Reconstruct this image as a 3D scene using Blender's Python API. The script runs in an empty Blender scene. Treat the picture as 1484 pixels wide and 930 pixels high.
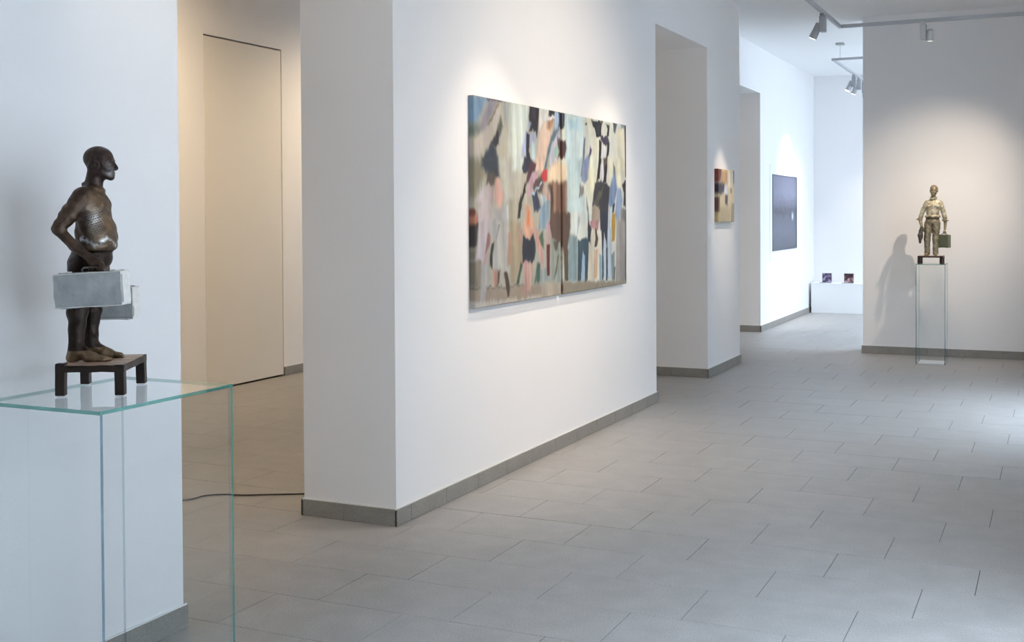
import bpy, bmesh, math, random
import numpy as np
from mathutils import Vector, Matrix
# daylight and exposure
EXPOSURE=0.46
SKY=14.8; SKY_COL=(.66,.815,1.0,1)
CEIL=3.69; WX=.5
# windows in the street wall: y0,y1,z0,z1
WINDOWS=[(.6,4.5,.12,2.25),(8.7,10.4,.12,2.7),(13.9,16.0,.08,3.45),(16.3,18.4,.08,3.45)]
SPOTS=dict(paint=95,small=85,statue=130,statue2=45,photo=150,side=98,desk=40)
WARM=(1.0,.84,.66)
FLOOR_COL=(.36,.345,.33); BASE_COL=(.25,.235,.215); PAINT_GAIN=.74
random.seed(4); np.random.seed(4)
COL=bpy.context.scene.collection
SC=bpy.context.scene
R=math.radians
# ------------------------------------------------------------------ camera
EYE=1.55
YAW,PITCH,ROLL=.437,.0176,.0055
FPX,CY=1693.17,340.07
def cam_axes():
    fwd0=Vector((-math.sin(YAW),math.cos(YAW),0)); r0=Vector((math.cos(YAW),math.sin(YAW),0)); u0=Vector((0,0,1))
    fwd=fwd0*math.cos(PITCH)-u0*math.sin(PITCH); up=u0*math.cos(PITCH)+fwd0*math.sin(PITCH)
    rr=r0*math.cos(ROLL)-up*math.sin(ROLL); uu=r0*math.sin(ROLL)+up*math.cos(ROLL)
    return rr,uu,fwd
CR,CU,CF=cam_axes()
cam=bpy.data.objects.new('camera',bpy.data.cameras.new('camera')); COL.objects.link(cam)
m=Matrix((CR,CU,-CF)).transposed().to_4x4(); m.translation=(0,0,EYE); cam.matrix_world=m
cam.data.sensor_width=36; cam.data.lens=36*FPX/1484
cam.data.shift_y=-(465-CY)/1484; cam.data.clip_end=200; cam.data.clip_start=.05
SC.camera=cam
# ------------------------------------------------------------------ sky, exposure
SC.view_settings.view_transform='Standard'; SC.view_settings.look='None'; SC.view_settings.gamma=1
SC.view_settings.use_curve_mapping=False; SC.view_settings.exposure=EXPOSURE
w=bpy.data.worlds.new('world'); SC.world=w; w.use_nodes=True
wn=w.node_tree; wn.nodes['Background'].inputs['Color'].default_value=SKY_COL
wn.nodes['Background'].inputs['Strength'].default_value=SKY
for b,v in (('max_bounces',14),('diffuse_bounces',7),('glossy_bounces',5),('transmission_bounces',8),('transparent_max_bounces',24)):
    setattr(SC.cycles,b,v)
SC.cycles.caustics_reflective=False; SC.cycles.caustics_refractive=False
SC.cycles.sample_clamp_indirect=6
def portal(x,y0,y1,z0,z1):
    l=bpy.data.lights.new('sky_portal','AREA'); l.shape='RECTANGLE'; l.size=y1-y0; l.size_y=z1-z0
    l.cycles.is_portal=True
    o=bpy.data.objects.new('sky_portal',l); COL.objects.link(o)
    # faces -X into the rooms
    o.matrix_world=Matrix(((0,0,1,x),(1,0,0,(y0+y1)/2),(0,1,0,(z0+z1)/2),(0,0,0,1)))
for wdw in WINDOWS: portal(WX+.30,wdw[0],wdw[1],wdw[2],wdw[3])
# ------------------------------------------------------------------ helpers
def link(o,parent=None):
    COL.objects.link(o)
    if parent is not None: o.parent=parent
    return o
def mesh_obj(name,bm,mat,parent=None,smooth=False,kind=None):
    me=bpy.data.meshes.new(name); bm.to_mesh(me); bm.free()
    mats=mat if isinstance(mat,(list,tuple)) else [mat]
    for x in mats: me.materials.append(x)
    if smooth:
        for p in me.polygons: p.use_smooth=True
    o=bpy.data.objects.new(name,me); link(o,parent)
    if kind: o['kind']=kind
    return o
def tag(o,label=None,cat=None,group=None,kind=None):
    if label: o['label']=label
    if cat: o['category']=cat
    if group: o['group']=group
    if kind: o['kind']=kind
    return o
def empty(name,loc=(0,0,0),rz=0):
    o=bpy.data.objects.new(name,None); o.location=loc; o.rotation_euler=(0,0,rz); o.empty_display_size=.1; return link(o)
def box(bm,x0,x1,y0,y1,z0,z1,mi=0):
    v=[bm.verts.new(p) for p in ((x0,y0,z0),(x1,y0,z0),(x1,y1,z0),(x0,y1,z0),(x0,y0,z1),(x1,y0,z1),(x1,y1,z1),(x0,y1,z1))]
    fs=[]
    for f in ((3,2,1,0),(4,5,6,7),(0,1,5,4),(1,2,6,5),(2,3,7,6),(3,0,4,7)):
        a=bm.faces.new([v[i] for i in f]); a.material_index=mi; fs.append(a)
    return v,fs
def bev(bm,w,seg=1,edges=None):
    bmesh.ops.bevel(bm,geom=list(edges or bm.edges),offset=w,segments=seg,profile=.6,affect='EDGES')
def bxo(name,b,mat,parent=None,bevel=0,seg=1,kind=None,smooth=False):
    bm=bmesh.new(); box(bm,*b)
    if bevel: bev(bm,bevel,seg)
    return mesh_obj(name,bm,mat,parent,kind=kind,smooth=smooth)
def tube(bm,pts,r,n=8,caps=True):
    pts=[Vector(p) for p in pts]; rings=[]
    rs=r if isinstance(r,(list,tuple)) else [r]*len(pts)
    prev=None
    for i,p in enumerate(pts):
        t=(pts[min(i+1,len(pts)-1)]-pts[max(i-1,0)]).normalized()
        a=t.orthogonal().normalized() if prev is None else (prev-t*prev.dot(t)).normalized()
        prev=a; b=t.cross(a)
        rings.append([bm.verts.new(p+(a*math.cos(2*math.pi*k/n)+b*math.sin(2*math.pi*k/n))*rs[i]) for k in range(n)])
    for i in range(len(rings)-1):
        for k in range(n):
            bm.faces.new((rings[i][k],rings[i][(k+1)%n],rings[i+1][(k+1)%n],rings[i+1][k]))
    if caps:
        bm.faces.new(list(reversed(rings[0]))); bm.faces.new(rings[-1])
# ------------------------------------------------------------------ materials
def newmat(name):
    mt=bpy.data.materials.new(name); mt.use_nodes=True; nt=mt.node_tree
    return mt,nt,nt.nodes['Principled BSDF']
def N(nt,t,**kw):
    n=nt.nodes.new(t)
    for k,v in kw.items():
        if k.startswith('i_'):
            key=k[2:].replace('_',' '); n.inputs[key].default_value=v
        else: setattr(n,k,v)
    return n
def coords(nt,mode='Object'):
    return nt.nodes.new('ShaderNodeTexCoord').outputs[mode]
def lin(c): return tuple(((x/255)/12.92 if x/255<=.04045 else ((x/255+.055)/1.055)**2.4) for x in c)+(1,)
def plain(name,col,rough=.6,metal=0,noise=0,scale=30,bump=0,bscale=60,spec=.5):
    mt,nt,b=newmat(name); b.inputs['Base Color'].default_value=col; b.inputs['Roughness'].default_value=rough
    b.inputs['Metallic'].default_value=metal; b.inputs['Specular IOR Level'].default_value=spec
    if noise:
        n=N(nt,'ShaderNodeTexNoise',i_Scale=scale,i_Detail=4.0); nt.links.new(coords(nt),n.inputs['Vector'])
        r=N(nt,'ShaderNodeMapRange'); r.inputs['To Min'].default_value=1-noise; r.inputs['To Max'].default_value=1+noise
        nt.links.new(n.outputs['Fac'],r.inputs['Value'])
        mx=N(nt,'ShaderNodeVectorMath',operation='SCALE'); mx.inputs[0].default_value=col[:3]
        nt.links.new(r.outputs[0],mx.inputs['Scale']); nt.links.new(mx.outputs[0],b.inputs['Base Color'])
    if bump:
        n2=N(nt,'ShaderNodeTexNoise',i_Scale=bscale,i_Detail=3.0); nt.links.new(coords(nt),n2.inputs['Vector'])
        bp=N(nt,'ShaderNodeBump',i_Strength=bump,i_Distance=.002); nt.links.new(n2.outputs['Fac'],bp.inputs['Height']); nt.links.new(bp.outputs[0],b.inputs['Normal'])
    return mt
M={}
M['wall']=plain('white_wall_paint',(.84,.83,.83,1),.85,noise=.012,scale=2.5,bump=.25,bscale=160,spec=.2)
M['ceil']=plain('white_ceiling_paint',(.85,.85,.85,1),.9,spec=.2)
M['door']=plain('cream_door_paint',(.76,.73,.68,1),.6,noise=.01,scale=3)
M['gap']=plain('dark_gap',(.16,.12,.08,1),.9)
def stone(name,col,rough,var=.17):
    mt,nt,b=newmat(name); co=nt.nodes.new('ShaderNodeTexCoord'); g=nt.nodes.new('ShaderNodeNewGeometry')
    oi=nt.nodes.new('ShaderNodeObjectInfo')
    n1=N(nt,'ShaderNodeTexNoise',i_Scale=140.0,i_Detail=3.0,i_Roughness=.8); n2=N(nt,'ShaderNodeTexNoise',i_Scale=7.0,i_Detail=5.0)
    for n in (n1,n2): nt.links.new(g.outputs['Position'],n.inputs['Vector'])
    v=N(nt,'ShaderNodeTexVoronoi',i_Scale=190.0); nt.links.new(g.outputs['Position'],v.inputs['Vector'])
    def mr(src,a,bb,lo,hi):
        r=N(nt,'ShaderNodeMapRange'); r.inputs['From Min'].default_value=a; r.inputs['From Max'].default_value=bb
        r.inputs['To Min'].default_value=lo; r.inputs['To Max'].default_value=hi; nt.links.new(src,r.inputs['Value']); return r.outputs[0]
    def mul(a,b_):
        x=N(nt,'ShaderNodeMath',operation='MULTIPLY'); nt.links.new(a,x.inputs[0]); nt.links.new(b_,x.inputs[1]); return x.outputs[0]
    f=mul(mul(mr(n1.outputs['Fac'],.3,.7,1-var*1.3,1+var*1.3),mr(n2.outputs['Fac'],.3,.7,1-var*.6,1+var*.6)),mr(oi.outputs['Random'],0,1,.985,1.015))
    f=mul(f,mr(v.outputs['Distance'],0,.5,.9,1.05))
    s=N(nt,'ShaderNodeVectorMath',operation='SCALE'); s.inputs[0].default_value=col; nt.links.new(f,s.inputs['Scale'])
    nt.links.new(s.outputs[0],b.inputs['Base Color'])
    b.inputs['Roughness'].default_value=rough
    nt.links.new(mr(n2.outputs['Fac'],.3,.7,rough-.05,rough+.06),b.inputs['Roughness'])
    bp=N(nt,'ShaderNodeBump',i_Strength=.25,i_Distance=.001); nt.links.new(n1.outputs['Fac'],bp.inputs['Height']); nt.links.new(bp.outputs[0],b.inputs['Normal'])
    return mt
M['tile']=stone('grey_stone_tile',FLOOR_COL,.46)
M['base']=stone('baseboard_stone_tile',BASE_COL,.55)
M['grout']=plain('grout',(.11,.10,.092,1),.9,noise=.1)
M['grout2']=plain('baseboard_grout',(.17,.16,.145,1),.9)
M['seal']=plain('white_sealant',(.80,.79,.76,1),.5)
def glassmat():
    mt=bpy.data.materials.new('clear_pane_glass'); mt.use_nodes=True; nt=mt.node_tree; nt.nodes.clear()
    out=N(nt,'ShaderNodeOutputMaterial'); tr=N(nt,'ShaderNodeBsdfTransparent'); tr.inputs[0].default_value=(.985,.992,.992,1)
    gl=N(nt,'ShaderNodeBsdfGlossy'); gl.inputs['Roughness'].default_value=.0; gl.inputs['Color'].default_value=(.95,.97,.97,1)
    fr=N(nt,'ShaderNodeFresnel'); fr.inputs['IOR'].default_value=1.5
    g=N(nt,'ShaderNodeNewGeometry'); inv=N(nt,'ShaderNodeMath',operation='SUBTRACT'); inv.inputs[0].default_value=1
    mu=N(nt,'ShaderNodeMath',operation='MULTIPLY'); mix=N(nt,'ShaderNodeMixShader')
    nt.links.new(g.outputs['Backfacing'],inv.inputs[1]); nt.links.new(fr.outputs[0],mu.inputs[0]); nt.links.new(inv.outputs[0],mu.inputs[1])
    nt.links.new(mu.outputs[0],mix.inputs[0]); nt.links.new(tr.outputs[0],mix.inputs[1]); nt.links.new(gl.outputs[0],mix.inputs[2])
    nt.links.new(mix.outputs[0],out.inputs[0]); return mt
M['glass']=glassmat()
def edgemat():
    mt,nt,b=newmat('green_glass_edge'); b.inputs['Base Color'].default_value=(.09,.30,.26,1); b.inputs['Roughness'].default_value=.12
    tr=N(nt,'ShaderNodeBsdfTransparent'); tr.inputs[0].default_value=(.38,.68,.62,1); mix=N(nt,'ShaderNodeMixShader'); mix.inputs[0].default_value=.5
    out=nt.nodes['Material Output']; nt.links.new(tr.outputs[0],mix.inputs[1]); nt.links.new(b.outputs[0],mix.inputs[2]); nt.links.new(mix.outputs[0],out.inputs[0]); return mt
M['edge']=edgemat()
def edge2mat(name,c,tc,f):
    mt,nt,b=newmat(name); b.inputs['Base Color'].default_value=c; b.inputs['Roughness'].default_value=.15
    tr=N(nt,'ShaderNodeBsdfTransparent'); tr.inputs[0].default_value=tc; mix=N(nt,'ShaderNodeMixShader'); mix.inputs[0].default_value=f
    out=nt.nodes['Material Output']; nt.links.new(tr.outputs[0],mix.inputs[1]); nt.links.new(b.outputs[0],mix.inputs[2]); nt.links.new(mix.outputs[0],out.inputs[0]); return mt
M['edge2']=edge2mat('blue_grey_glass_corner',(.13,.20,.27,1),(.55,.68,.76,1),.4)
M['edge3']=edge2mat('faint_glass_corner',(.4,.45,.5,1),(.90,.94,.96,1),.12)
M['frontlitlamp']=plain('front_lit_lamp_enamel',(.55,.55,.55,1),.5,.1)  # lamp enamel made paler, the front light put into its colour
M['metal']=plain('grey_track_enamel',(.44,.45,.47,1),.5,.1)
M['lampgrey']=plain('silver_grey_lamp_enamel',(.34,.35,.37,1),.45,.2)
M['frame']=plain('window_frame_enamel',(.35,.36,.37,1),.4,.4)
M['white']=plain('matt_white_board',(.82,.82,.82,1),.6,noise=.01)
M['black']=plain('black_rubber',(.03,.025,.02,1),.5)
M['steel']=plain('thin_steel',(.4,.41,.43,1),.35,.8)
M['pave']=plain('street_paving',(.32,.31,.30,1),.9,noise=.1,scale=2)
def emis(name,col,s):
    mt=bpy.data.materials.new(name); mt.use_nodes=True; b=mt.node_tree.nodes['Principled BSDF']
    b.inputs['Emission Color'].default_value=col; b.inputs['Emission Strength'].default_value=s; b.inputs['Base Color'].default_value=(.8,.8,.8,1); return mt
M['lens']=emis('warm_lamp_lens',(1,.85,.65,1),6)
# ------------------------------------------------------------------ the rooms
WA,WB=-2.98,-3.53            # faces of the wall on the left
WC,WD=-3.495,-4.05           # faces of its continuation in the far room
XD=-6.787; Y0,Y9=-3.2,18.76
OP=3.10
yA,yB,yD,yE,yF,yJ=3.437,5.0,9.166,10.718,11.944,15.097
YG=13.28; XG=-1.942
def boxes(name,bs,mat,kind='structure'):
    bm=bmesh.new()
    for b in bs: box(bm,*b)
    return mesh_obj(name,bm,mat,kind=kind)
boxes('wall_left',[(WB,WA,Y0,yA,0,CEIL),(WB,WA,yA,yB,OP,CEIL),(WB,WA,yB,yD,0,CEIL),(WB,WA,yD,yE,OP,CEIL),(WB,WA,yE,yF,0,CEIL)],M['wall'])
boxes('wall_left_far',[(WD,WC,yF,yJ,OP,CEIL),(WD,WC,yJ,Y9,0,CEIL)],M['wall'])
boxes('wall_right_front',[(XG,WX,YG,YG+.32,0,CEIL)],M['wall'])
boxes('wall_back',[(XD-.2,WX+.3,Y9,Y9+.2,0,CEIL)],M['wall'])
boxes('wall_behind',[(XD-.2,WX+.3,Y0-.2,Y0,0,CEIL)],M['wall'])
# side wall with the hidden door: wall pieces around a recess
dy0,dy1,dz=8.164,9.288,3.139
boxes('wall_left_side_room',[(XD-.2,XD,Y0,dy0-.004,0,CEIL),(XD-.2,XD,dy1+.006,Y9,0,CEIL),(XD-.2,XD,dy0-.004,dy1+.006,dz+.008,CEIL)],M['wall'])
# street wall with its windows
bs=[]; prev=Y0
for (a,b_,z0,z1) in WINDOWS:
    bs+= [(WX,WX+.3,prev,a,0,CEIL),(WX,WX+.3,a,b_,0,z0),(WX,WX+.3,a,b_,z1,CEIL)]; prev=b_
bs.append((WX,WX+.3,prev,Y9,0,CEIL))
boxes('wall_right',bs,M['wall'])
boxes('ceiling',[(XD-.2,WX+.3,Y0-.2,Y9+.2,CEIL,CEIL+.15)],M['ceil'])
boxes('street_ground',[(WX+.3,WX+40,Y0-30,Y9+30,-.2,-.02)],M['pave'])
bxo('sky_blocking_building',(WX+9,WX+10,Y0-25,Y9+25,-.2,8),M['pave'],kind='structure')  # unseen building, added to block low sky light at the windows
for i,(a,b_,z0,z1) in enumerate(WINDOWS):
    t=empty('window_%d'%(i+1),(WX+.15,(a+b_)/2,z0)); t['kind']='structure'
    h=z1-z0; wd=b_-a
    bm=bmesh.new(); f=.05
    box(bm,-.03,.03,-wd/2,wd/2,0,f); box(bm,-.03,.03,-wd/2,wd/2,h-f,h)
    n=max(1,round(wd/1.3))
    for k in range(n+1):
        yy=-wd/2+k*(wd-f)/n; box(bm,-.03,.03,yy,yy+f,f,h-f)
    mesh_obj('window_frame',bm,M['frame'],t)
    for k in range(n):
        y0_=-wd/2+k*(wd-f)/n+f; y1_=-wd/2+(k+1)*(wd-f)/n
        bxo('pane',(-.004,.004,y0_,y1_,f,h-f),M['glass'],t)
# door leaf, flush with the wall, dark shadow gap round it
d=empty('door_1',(XD,(dy0+dy1)/2,0)); d['kind']='structure'
hw=(dy1-dy0)/2
bm=bmesh.new(); box(bm,-.045,-.002,-hw+.003,hw-.004,.014,dz-.006); bev(bm,.0015)
mesh_obj('door_leaf',bm,M['door'],d)
bm=bmesh.new(); box(bm,-.2,-.06,-hw-.003,hw+.005,.0,dz+.007)
mesh_obj('door_backing',bm,M['gap'],d)
# ------------------------------------------------------------------ floor tiles
boxes('floor',[(XD-.2,WX+.3,Y0-.2,Y9+.2,-.15,-.0025)],M['grout'])
floor=bpy.data.objects['floor']
TX,TY,YR,JT=.6,.3765,5.4125,.0030
def proj(p):
    dd=Vector(p)-Vector((0,0,EYE)); c=dd.dot(CF)
    if c<.3: return None
    return 742+FPX*dd.dot(CR)/c, CY-FPX*dd.dot(CU)/c
def seen(x,y):
    """is the floor point inside the photographed view and not behind the wall"""
    q=proj((x,y,0))
    if q is None or not(-60<q[0]<1544 and q[1]<1010): return False
    if x<WA:
        yc=y*WA/x
        if not (yA-.3<yc<yB+.3 or yD-.2<yc<yE or yF-.3<yc): return False
    if y>YG:
        if x*YG/y>XG+.3: return False
    return True
tiles=[]
for k in range(int((Y0-YR)/TY)-1,int((Y9-YR)/TY)+1):
    off=(-.1+.2*k)%.6
    y0_=max(YR+k*TY,Y0); y1_=min(YR+(k+1)*TY,Y9)
    if y1_-y0_<.03: continue
    j=math.floor((XD-off)/TX)
    while off+j*TX<WX:
        x0_=max(off+j*TX,XD); x1_=min(off+(j+1)*TX,WX); j+=1
        if x1_-x0_<.03: continue
        xc,yc=(x0_+x1_)/2,(y0_+y1_)/2
        if seen(xc,yc) or seen(x0_,y0_) or seen(x1_,y1_): a=(x1_-x0_)*(y1_-y0_)/(max(.5,Vector((xc,yc,0)).dot(CF))**3)
        else: a=-1
        tiles.append((a,x0_,x1_,y0_,y1_))
tiles.sort(key=lambda t:-t[0])
def tile_bm(bm,cx,cy,sx,sy,dz_=0,lo_=0,hi_=0):
    h=JT/2; b=.0008
    x0_,x1_,y0_,y1_=cx-sx/2+h,cx+sx/2-h,cy-sy/2+h+lo_,cy+sy/2-h-hi_
    lo=[bm.verts.new(p) for p in ((x0_,y0_,-.003),(x1_,y0_,-.003),(x1_,y1_,-.003),(x0_,y1_,-.003))]
    mi=[bm.verts.new(p) for p in ((x0_,y0_,dz_-b),(x1_,y0_,dz_-b),(x1_,y1_,dz_-b),(x0_,y1_,dz_-b))]
    to=[bm.verts.new(p) for p in ((x0_+b,y0_+b,dz_),(x1_-b,y0_+b,dz_),(x1_-b,y1_-b,dz_),(x0_+b,y1_-b,dz_))]
    for k in range(4):
        n=(k+1)%4; bm.faces.new((lo[k],lo[n],mi[n],mi[k])); bm.faces.new((mi[k],mi[n],to[n],to[k]))
    bm.faces.new(to)
cache={}
for a,x0_,x1_,y0_,y1_ in tiles[:300]:
    if a<0: break
    key=(round(x1_-x0_,3),round(y1_-y0_,3),0,.0016 if abs(y0_-YR)<.001 else 0,.0016 if abs(y1_-YR)<.001 else 0)
    if key not in cache:
        bm=bmesh.new(); tile_bm(bm,0,0,*key); me=bpy.data.meshes.new('tile'); bm.to_mesh(me); bm.free(); me.materials.append(M['tile']); cache[key]=me
    o=bpy.data.objects.new('tile',cache[key]); link(o,floor); o.location=((x0_+x1_)/2,(y0_+y1_)/2,random.uniform(-.0004,.0003))
bm=bmesh.new()
for a,x0_,x1_,y0_,y1_ in tiles[300:]: tile_bm(bm,(x0_+x1_)/2,(y0_+y1_)/2,x1_-x0_,y1_-y0_)
mesh_obj('tile_field',bm,M['tile'],floor,kind='stuff')
# ------------------------------------------------------------------ baseboards
BH=.084; BT=.013
def baseboard(name,p,q,first,pitch=.3765,n=(1,0)):
    """tiles along p->q (2-D), standing proud of the wall towards n; first = offset of the first joint"""
    p=Vector(p); q=Vector(q); L=(q-p).length; d_=(q-p)/L; n=Vector(n)
    def quadbox(bm,s0,s1,t0,t1,z0,z1):
        a=p+d_*s0+n*t0; b_=p+d_*s1+n*t1
        box(bm,min(a.x,b_.x),max(a.x,b_.x),min(a.y,b_.y),max(a.y,b_.y),z0,z1)
    bm=bmesh.new(); quadbox(bm,0,L,0,BT-.004,0,BH-.003); o=mesh_obj(name,bm,M['grout2'],kind='structure')
    bm=bmesh.new(); quadbox(bm,-.0,L,0,.006,BH-.003,BH+.006); mesh_obj('sealant_line',bm,M['seal'],o)
    js=[0]; s=first
    while s<L-.02:
        if s>.02: js.append(s)
        s+=pitch
    js.append(L)
    for i in range(len(js)-1):
        bm=bmesh.new(); quadbox(bm,js[i]+(.0015 if i else 0),js[i+1]-(.0015 if i<len(js)-2 else 0),.001,BT,.001,BH); bev(bm,.0012)
        mesh_obj('baseboard_tile',bm,M['base'],o)
baseboard('baseboard_left_near',(WA,Y0),(WA,yA+BT),.3)
baseboard('baseboard_left_middle',(WA,yB-BT),(WA,yD+BT),.143)
baseboard('baseboard_left_pillar',(WB,yB),(WA,yB),.246,n=(0,-1))
baseboard('baseboard_left_pillar_back',(WB,yB-BT),(WB,yD),.246,n=(-1,0))
baseboard('baseboard_left_jamb',(WB,yE),(WA,yE),.2,n=(0,-1))
baseboard('baseboard_left_pier',(WA,yE-BT),(WA,yF+BT),.3)
baseboard('baseboard_left_far_jamb',(WD,yJ),(WC,yJ),.2,n=(0,-1))
baseboard('baseboard_left_far',(WC,yJ-BT),(WC,Y9),.3)
baseboard('baseboard_right_front',(XG-BT,YG),(WX,YG),.31,n=(0,-1))
baseboard('baseboard_right_end',(XG,YG),(XG,YG+.32),.2,n=(-1,0))
baseboard('baseboard_side_room',(XD,dy1+.006),(XD,Y9),.37)
# ------------------------------------------------------------------ track lighting
def rail(name_,pts,z,parent,wd=.034,ht=.034):
    for i in range(len(pts)-1):
        (x0_,y0_),(x1_,y1_)=pts[i],pts[i+1]
        bm=bmesh.new(); h=wd/2
        ex=h if abs(x1_-x0_)<1e-6 else -h; 
        xa,xb=min(x0_,x1_)-h,max(x0_,x1_)+h; ya,yb=min(y0_,y1_)-h,max(y0_,y1_)+h
        if abs(x1_-x0_)<1e-6: ya+=wd; yb-=wd
        box(bm,xa,xb,ya,yb,z,z+ht); bev(bm,.003)
        mesh_obj('rail',bm,M['metal'],parent)
def wire(parent,x,y,z0):
    bm=bmesh.new(); tube(bm,[(x,y,z0),(x,y,CEIL-.02)],.0022,6); mesh_obj('suspension_wire',bm,M['steel'],parent)
    bm=bmesh.new(); tube(bm,[(x,y,CEIL-.035),(x,y,CEIL)],.055,16); mesh_obj('ceiling_canopy',bm,M['metal'],parent,smooth=False)
def look(frm,to):
    d_=(Vector(to)-Vector(frm)).normalized(); return d_.to_track_quat('-Z','Y')
def spot(loc,target,power,label,cone=62,blend=.7,col=None,track_z=None,group=None,rad=.025,hl=.15,mat=None,sideways=False):
    mat=mat or M['lampgrey']
    """track lamp: adapter under the rail, gear box, swivelling head with lens and its light"""
    col=col or WARM
    x,y,z=loc                          # z = underside of the rail
    t=empty('track_spotlight',(x,y,z)); tag(t,label,'lamp',group)
    bxo('adapter',(-.018,.018,-.06,.06,-.022,0),mat,t,.003)
    bxo('gear_box',(-.026,.026,-.045,.045,-.165,-.022),mat,t,.004)
    piv=Vector((.0,.0,-.135)); dr=(Vector(target)-Vector((x,y,z))-piv).normalized()
    side=.052 if dr.x<=0 else -.052
    piv=Vector((-side if abs(dr.x)>abs(dr.y) else 0,(-.07 if dr.y<0 else .07) if abs(dr.y)>=abs(dr.x) else 0,-.135))
    if sideways: piv=Vector((.058,0,-.125))
    bm=bmesh.new(); q=dr
    tube(bm,[piv-q*.055,piv-q*.05,piv+q*.02,piv+q*(hl-.06)],[.026,.034,.034,.037],16)
    mesh_obj('lamp_head',bm,mat,t,smooth=False)
    bm=bmesh.new(); tube(bm,[Vector((0,0,-.135)),piv],.012,8); mesh_obj('swivel',bm,mat,t)
    bm=bmesh.new(); tube(bm,[piv+q*(hl-.06),piv+q*(hl-.057)],[.03,.03],16); mesh_obj('lens',bm,M['lens'],t)
    l=bpy.data.lights.new('spot_light','SPOT'); l.energy=power; l.color=col; l.spot_size=R(cone); l.spot_blend=blend; l.shadow_soft_size=rad
    o=bpy.data.objects.new('spot_light',l); link(o,t); o.location=piv+q*(hl-.04); o.rotation_mode='QUATERNION'; o.rotation_quaternion=look((0,0,0),q)
    return t
TZ=3.37; TXL,TXR,TYF=-1.957,-.12,11.88
t=empty('light_track',(TXL,TYF,TZ)); tag(t,'suspended grey rectangular lighting track, the nearer one, below the front hall ceiling','light track')
t2=Vector((TXL,TYF,TZ))
def rel(pts): return [(a-t2.x,b_-t2.y) for a,b_ in pts]
rail('rail',rel([(TXL,1.6),(TXL,TYF)]),0,t); rail('rail',rel([(TXL,TYF),(TXR,TYF)]),0,t); rail('rail',rel([(TXR,TYF),(TXR,1.6)]),0,t); rail('rail',rel([(TXR,1.6),(TXL,1.6)]),0,t)
for (a,b_) in ((TXL,9.4),(TXL,2.2),(TXR,9.4),(TXR,2.2)):
    for o in (0,1):
        pass
    bm=bmesh.new(); tube(bm,[(a-t2.x,b_-t2.y,.034),(a-t2.x,b_-t2.y,CEIL-TZ)],.0022,6); mesh_obj('suspension_wire',bm,M['steel'],t)
    bm=bmesh.new(); tube(bm,[(a-t2.x,b_-t2.y,CEIL-TZ-.03),(a-t2.x,b_-t2.y,CEIL-TZ)],.05,16); mesh_obj('ceiling_canopy',bm,M['metal'],t)
SP=SPOTS
spot((TXL,10.95,TZ),(-2.98,11.28,1.40),SP['small'],'grey track spotlight tilted to the left wall on the near track',cone=32,blend=1,group='spotlights on the near lighting track')
spot((TXL,6.05,TZ),(-2.98,6.05,1.15),SP['paint']*.50,'grey track spotlight aimed at the left canvas of the crowd painting',cone=62,blend=1,group='spotlights on the near lighting track')
spot((TXL,7.02,TZ),(-2.98,7.02,1.1),SP['paint']*.30,'grey track spotlight aimed at the seam of the crowd painting',cone=52,blend=1,group='spotlights on the near lighting track')
spot((TXL,8.10,TZ),(-2.98,8.0,1.15),SP['paint']*.50,'grey track spotlight aimed at the right canvas of the crowd painting',cone=60,blend=1,group='spotlights on the near lighting track')
spot((TXR,6.9,TZ),(-2.98,6.9,1.6),SP['paint']*1.6,'grey track spotlight washing the wall round the crowd painting',cone=88,blend=1,group='spotlights on the near lighting track')
spot((TXL,6.55,TZ),(-2.5,6.9,.2),SP['paint']*.55,'added unseen track spotlight brightening the floor below the crowd painting',cone=84,blend=1,group='spotlights on the near lighting track')  # unseen lamp, added to warm and brighten the floor
spot((TXR,11.05,TZ),(-1.12,13.0,1.75),SP['statue'],'grey track spotlight aimed from the right at the statue by the back wall',cone=52,blend=1,rad=.014,group='spotlights on the near lighting track')
spot((-1.174,TYF,TZ),(-1.2,12.75,1.2),SP['statue2'],'grey track spotlight coloured as if front-lit, hanging from the cross rail above the far statue',cone=64,blend=.9,mat=M['frontlitlamp'],hl=.11,sideways=True,group='spotlights on the near lighting track')
spot((TXR,5.9,TZ),(-2.66,2.55,1.45),55,'grey track spotlight aimed from the right rail at the near statue',cone=44,blend=1,group='spotlights on the near lighting track')
spot((TXL,2.2,TZ),(-3.25,5.0,1.7),30,'added unseen track spotlight filling the narrow end of the painting wall',cone=80,blend=1,group='spotlights on the near lighting track')  # unseen fill lamp, added to lift the dim wall end
# far room track
T2Z=3.473; ax,ay=-2.59,15.19
t=empty('light_track',(ax,ay,T2Z)); tag(t,'suspended grey lighting track, the farther one, in the bright back room','light track')
rail('rail',[(0,0),(0,3.3)],0,t,.03,.03); rail('rail',[(0,0),(3.0,0)],0,t,.03,.03); rail('rail',[(3.0,0),(3.0,3.3)],0,t,.03,.03); rail('rail',[(0,3.3),(3.0,3.3)],0,t,.03,.03)
for (a,b_) in ((.09,0),(2.9,0),(.09,3.3),(2.9,3.3)):
    bm=bmesh.new(); tube(bm,[(a,b_,.03),(a,b_,CEIL-T2Z)],.0022,6); mesh_obj('suspension_wire',bm,M['steel'],t)
    bxo('ceiling_canopy',(a-.05,a+.05,b_-.05,b_+.05,CEIL-T2Z-.025,CEIL-T2Z),M['metal'],t,.004)
NEU=(1,.95,.90)
spot((ax,16.9,T2Z),(-3.49,16.6,1.35),SP['photo'],'first grey spotlight from the front on the far track',cone=64,blend=1,col=NEU,group='spotlights on the far lighting track')
spot((ax,17.35,T2Z),(-3.49,17.5,.8),SP['photo']*.3,'second grey spotlight from the front on the far track',cone=60,blend=.9,col=NEU,group='spotlights on the far lighting track')
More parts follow.
